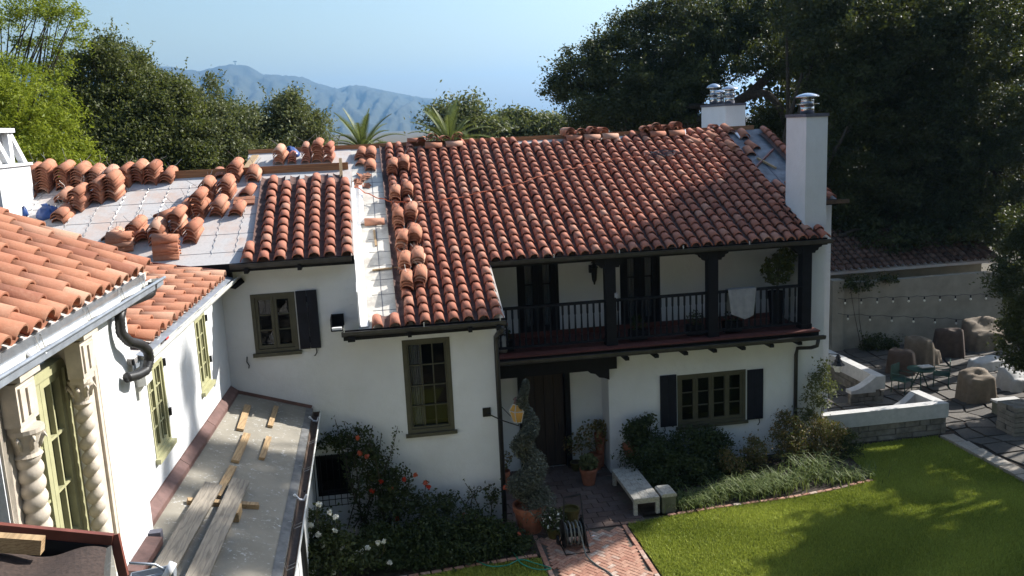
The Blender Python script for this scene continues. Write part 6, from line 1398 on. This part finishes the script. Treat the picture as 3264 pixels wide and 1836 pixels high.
shrub('dark rounded shrub mass under the climbing rose', (.8, 17.5), [(*at(1050, 1350, Y=17.5)[:], .75, .5, .4), (*at(960, 1370, Y=17.2)[:], .6, .45, .4), (*at(1160, 1340, Y=17.5)[:], .7, .5, .4)], 260, 50, .12, .036, 'leaf_shrub')
shrub('dark low shrub at the bed corner by the brick walk', (2.3, 17.2), [(*at(1230, 1350, Y=17.3)[:], .55, .4, .35), (*at(1290, 1375, Y=17.1)[:], .4, .35, .3), (*at(1200, 1390, Y=16.9)[:], .5, .3, .25)], 160, 50, .11, .036, 'leaf_shrub')
shrub('dark shrub in the middle front of the left bed', (.9, 16.9), [(*at(1050, 1400, Y=16.9)[:], .8, .3, .28), (*at(1130, 1395, Y=16.9)[:], .6, .3, .25)], 150, 50, .1, .035, 'leaf_shrub')
# right bed
shrub('dark dense shrub behind the bench below the shutter', (6.6, 19.6), [(*at(1640, 1140, Y=19.9)[:], .7, .5, .5), (*at(1700, 1180, Y=19.5)[:], .7, .5, .5), (*at(1740, 1120, Y=19.9)[:], .6, .45, .45), (*at(1660, 1220, Y=19.2)[:], .6, .4, .4)], 330, 50, .12, .036, 'leaf_shrub')
shrub('upright leafy sprig left of the window shutter', (6.2, 20.2), [(*at(1605, 1085, Y=20.2)[:], .35, .25, .25), (*at(1625, 1060, Y=20.25)[:], .2, .15, .15)], 40, 35, .09, .05, 'leaf_rose', stems=4)
shrub('dark shrub with blue green leaves under the window middle', (7.9, 20.0), [(*at(1790, 1120, Y=20.2)[:], .55, .35, .45), (*at(1760, 1190, Y=19.6)[:], .5, .4, .4), (*at(1830, 1180, Y=19.8)[:], .5, .35, .4)], 200, 45, .12, .034, 'leaf_shrub')
NAN = 'nandinas along the right bed'
for label, (x, y, Y), n, r in (('small reddish nandina lit in front of the window', (1840, 1165, 19.4), 60, .28), ('taller pinkish nandina right of the window', (1905, 1130, 19.7), 90, .35), ('large orange green nandina at the house corner downspout', (1985, 1090, 19.9), 190, .5), ('bronze leaved nandina before the chimney foot', (2075, 1100, 20.0), 190, .55), ('deep green nandina fading into shade right of the chimney', (2120, 1140, 20.0), 150, .5)):
    p = at(x, y, Y=Y); shrub(label, (p.x, Y), [(p.x, Y, p.z, r, r * .8, r), (p.x + J(.1), Y, max(.35, p.z - .4), r * .9, r * .7, r * .9), (p.x - .1, Y + .1, p.z + r * .7, r * .5, r * .4, r * .5)], int(n * .8), 30, .07, .03, 'leaf_nandina' if 'deep' not in label else 'leaf_shrub', NAN, 'nandina')
p = at(2060, 980, Y=20.3); shrub('tall thin rose with pale leaves climbing before the chimney', (p.x, 20.3), [(p.x, 20.3, p.z, .28, .2, .55), (p.x + .1, 20.3, p.z + .5, .15, .12, .4), (p.x - .35, 20.3, p.z - .45, .2, .15, .5), (p.x + .3, 20.3, p.z + .0, .15, .12, .3)], 60, 30, .09, .038, 'leaf_grey', None, 'climbing_rose')
def strap_clump(label, x, y, n, L, group='strap leaved clumps along the lawn edge', mat='leaf_strap', spread=.3):
    p = at(x, y, Z=.03); t = thing('grass_clump', label, 'ornamental grass', p, group); V = []; Tn = []
    for i in range(n):
        a = random.random() * 6.28; b = p + V3(J(spread), J(spread * .6), 0); l = L * random.uniform(.6, 1.15); w = .011; hd = V3(math.cos(a), math.sin(a), 0); sd = V3(-math.sin(a), math.cos(a), 0) * w; q = [b + hd * l * .7 * s * s + V3(0, 0, l * (s - .55 * s * s * s)) for s in (0, .35, .7, 1.0)]; tt = random.random()
        for k in range(3):
            w0, w1 = 1 - k * .25, 1 - (k + 1) * .3; V += [q[k] - sd * w0, q[k] + sd * w0, q[k + 1] + sd * w1, q[k + 1] - sd * w1]; Tn.append(tt)
    tag(np_mesh('blades', np.array([v[:] for v in V]), 4, mat, t, tint=Tn), kind='stuff'); return t
for x, y, n, L, label in ((1735, 1272, 260, .5, 'pale strap leaved clump nearest the bench box'), (1775, 1262, 200, .45, 'yellowing strap leaved clump second from the bench'), (1850, 1245, 320, .6, 'lush light green strap leaved clump in full sun'), (1905, 1240, 340, .65, 'largest sunlit strap leaved clump in the middle of the bed edge'), (1965, 1228, 320, .7, 'tall strap leaved clump at the end of the sunny stretch'),
                          (2040, 1195, 160, .95, 'tall dark iris like clump in half shade'), (2090, 1210, 140, .6, 'dark strap leaved clump in the shade by the lawn'), (2150, 1205, 140, .5, 'sparse strap leaved clump at the shaded bed end')):
    strap_clump(label, x, y, n, L)
shrub('dark vine spilling over the boundary wall top', (17.6, 29.3), [(17.4, 29.2, 2.55, .6, .2, .3), (18.6, 29.3, 2.6, .5, .2, .2)], 30, 40, .1, .05, 'leaf_oakdark', stems=2)
shrub('dark low hedge at the foot of the boundary wall', (18.3, 29.0), [(18.3, 29.0, .3, .8, .3, .35)], 40, 40, .12, .05, 'leaf_oakdark', stems=2)
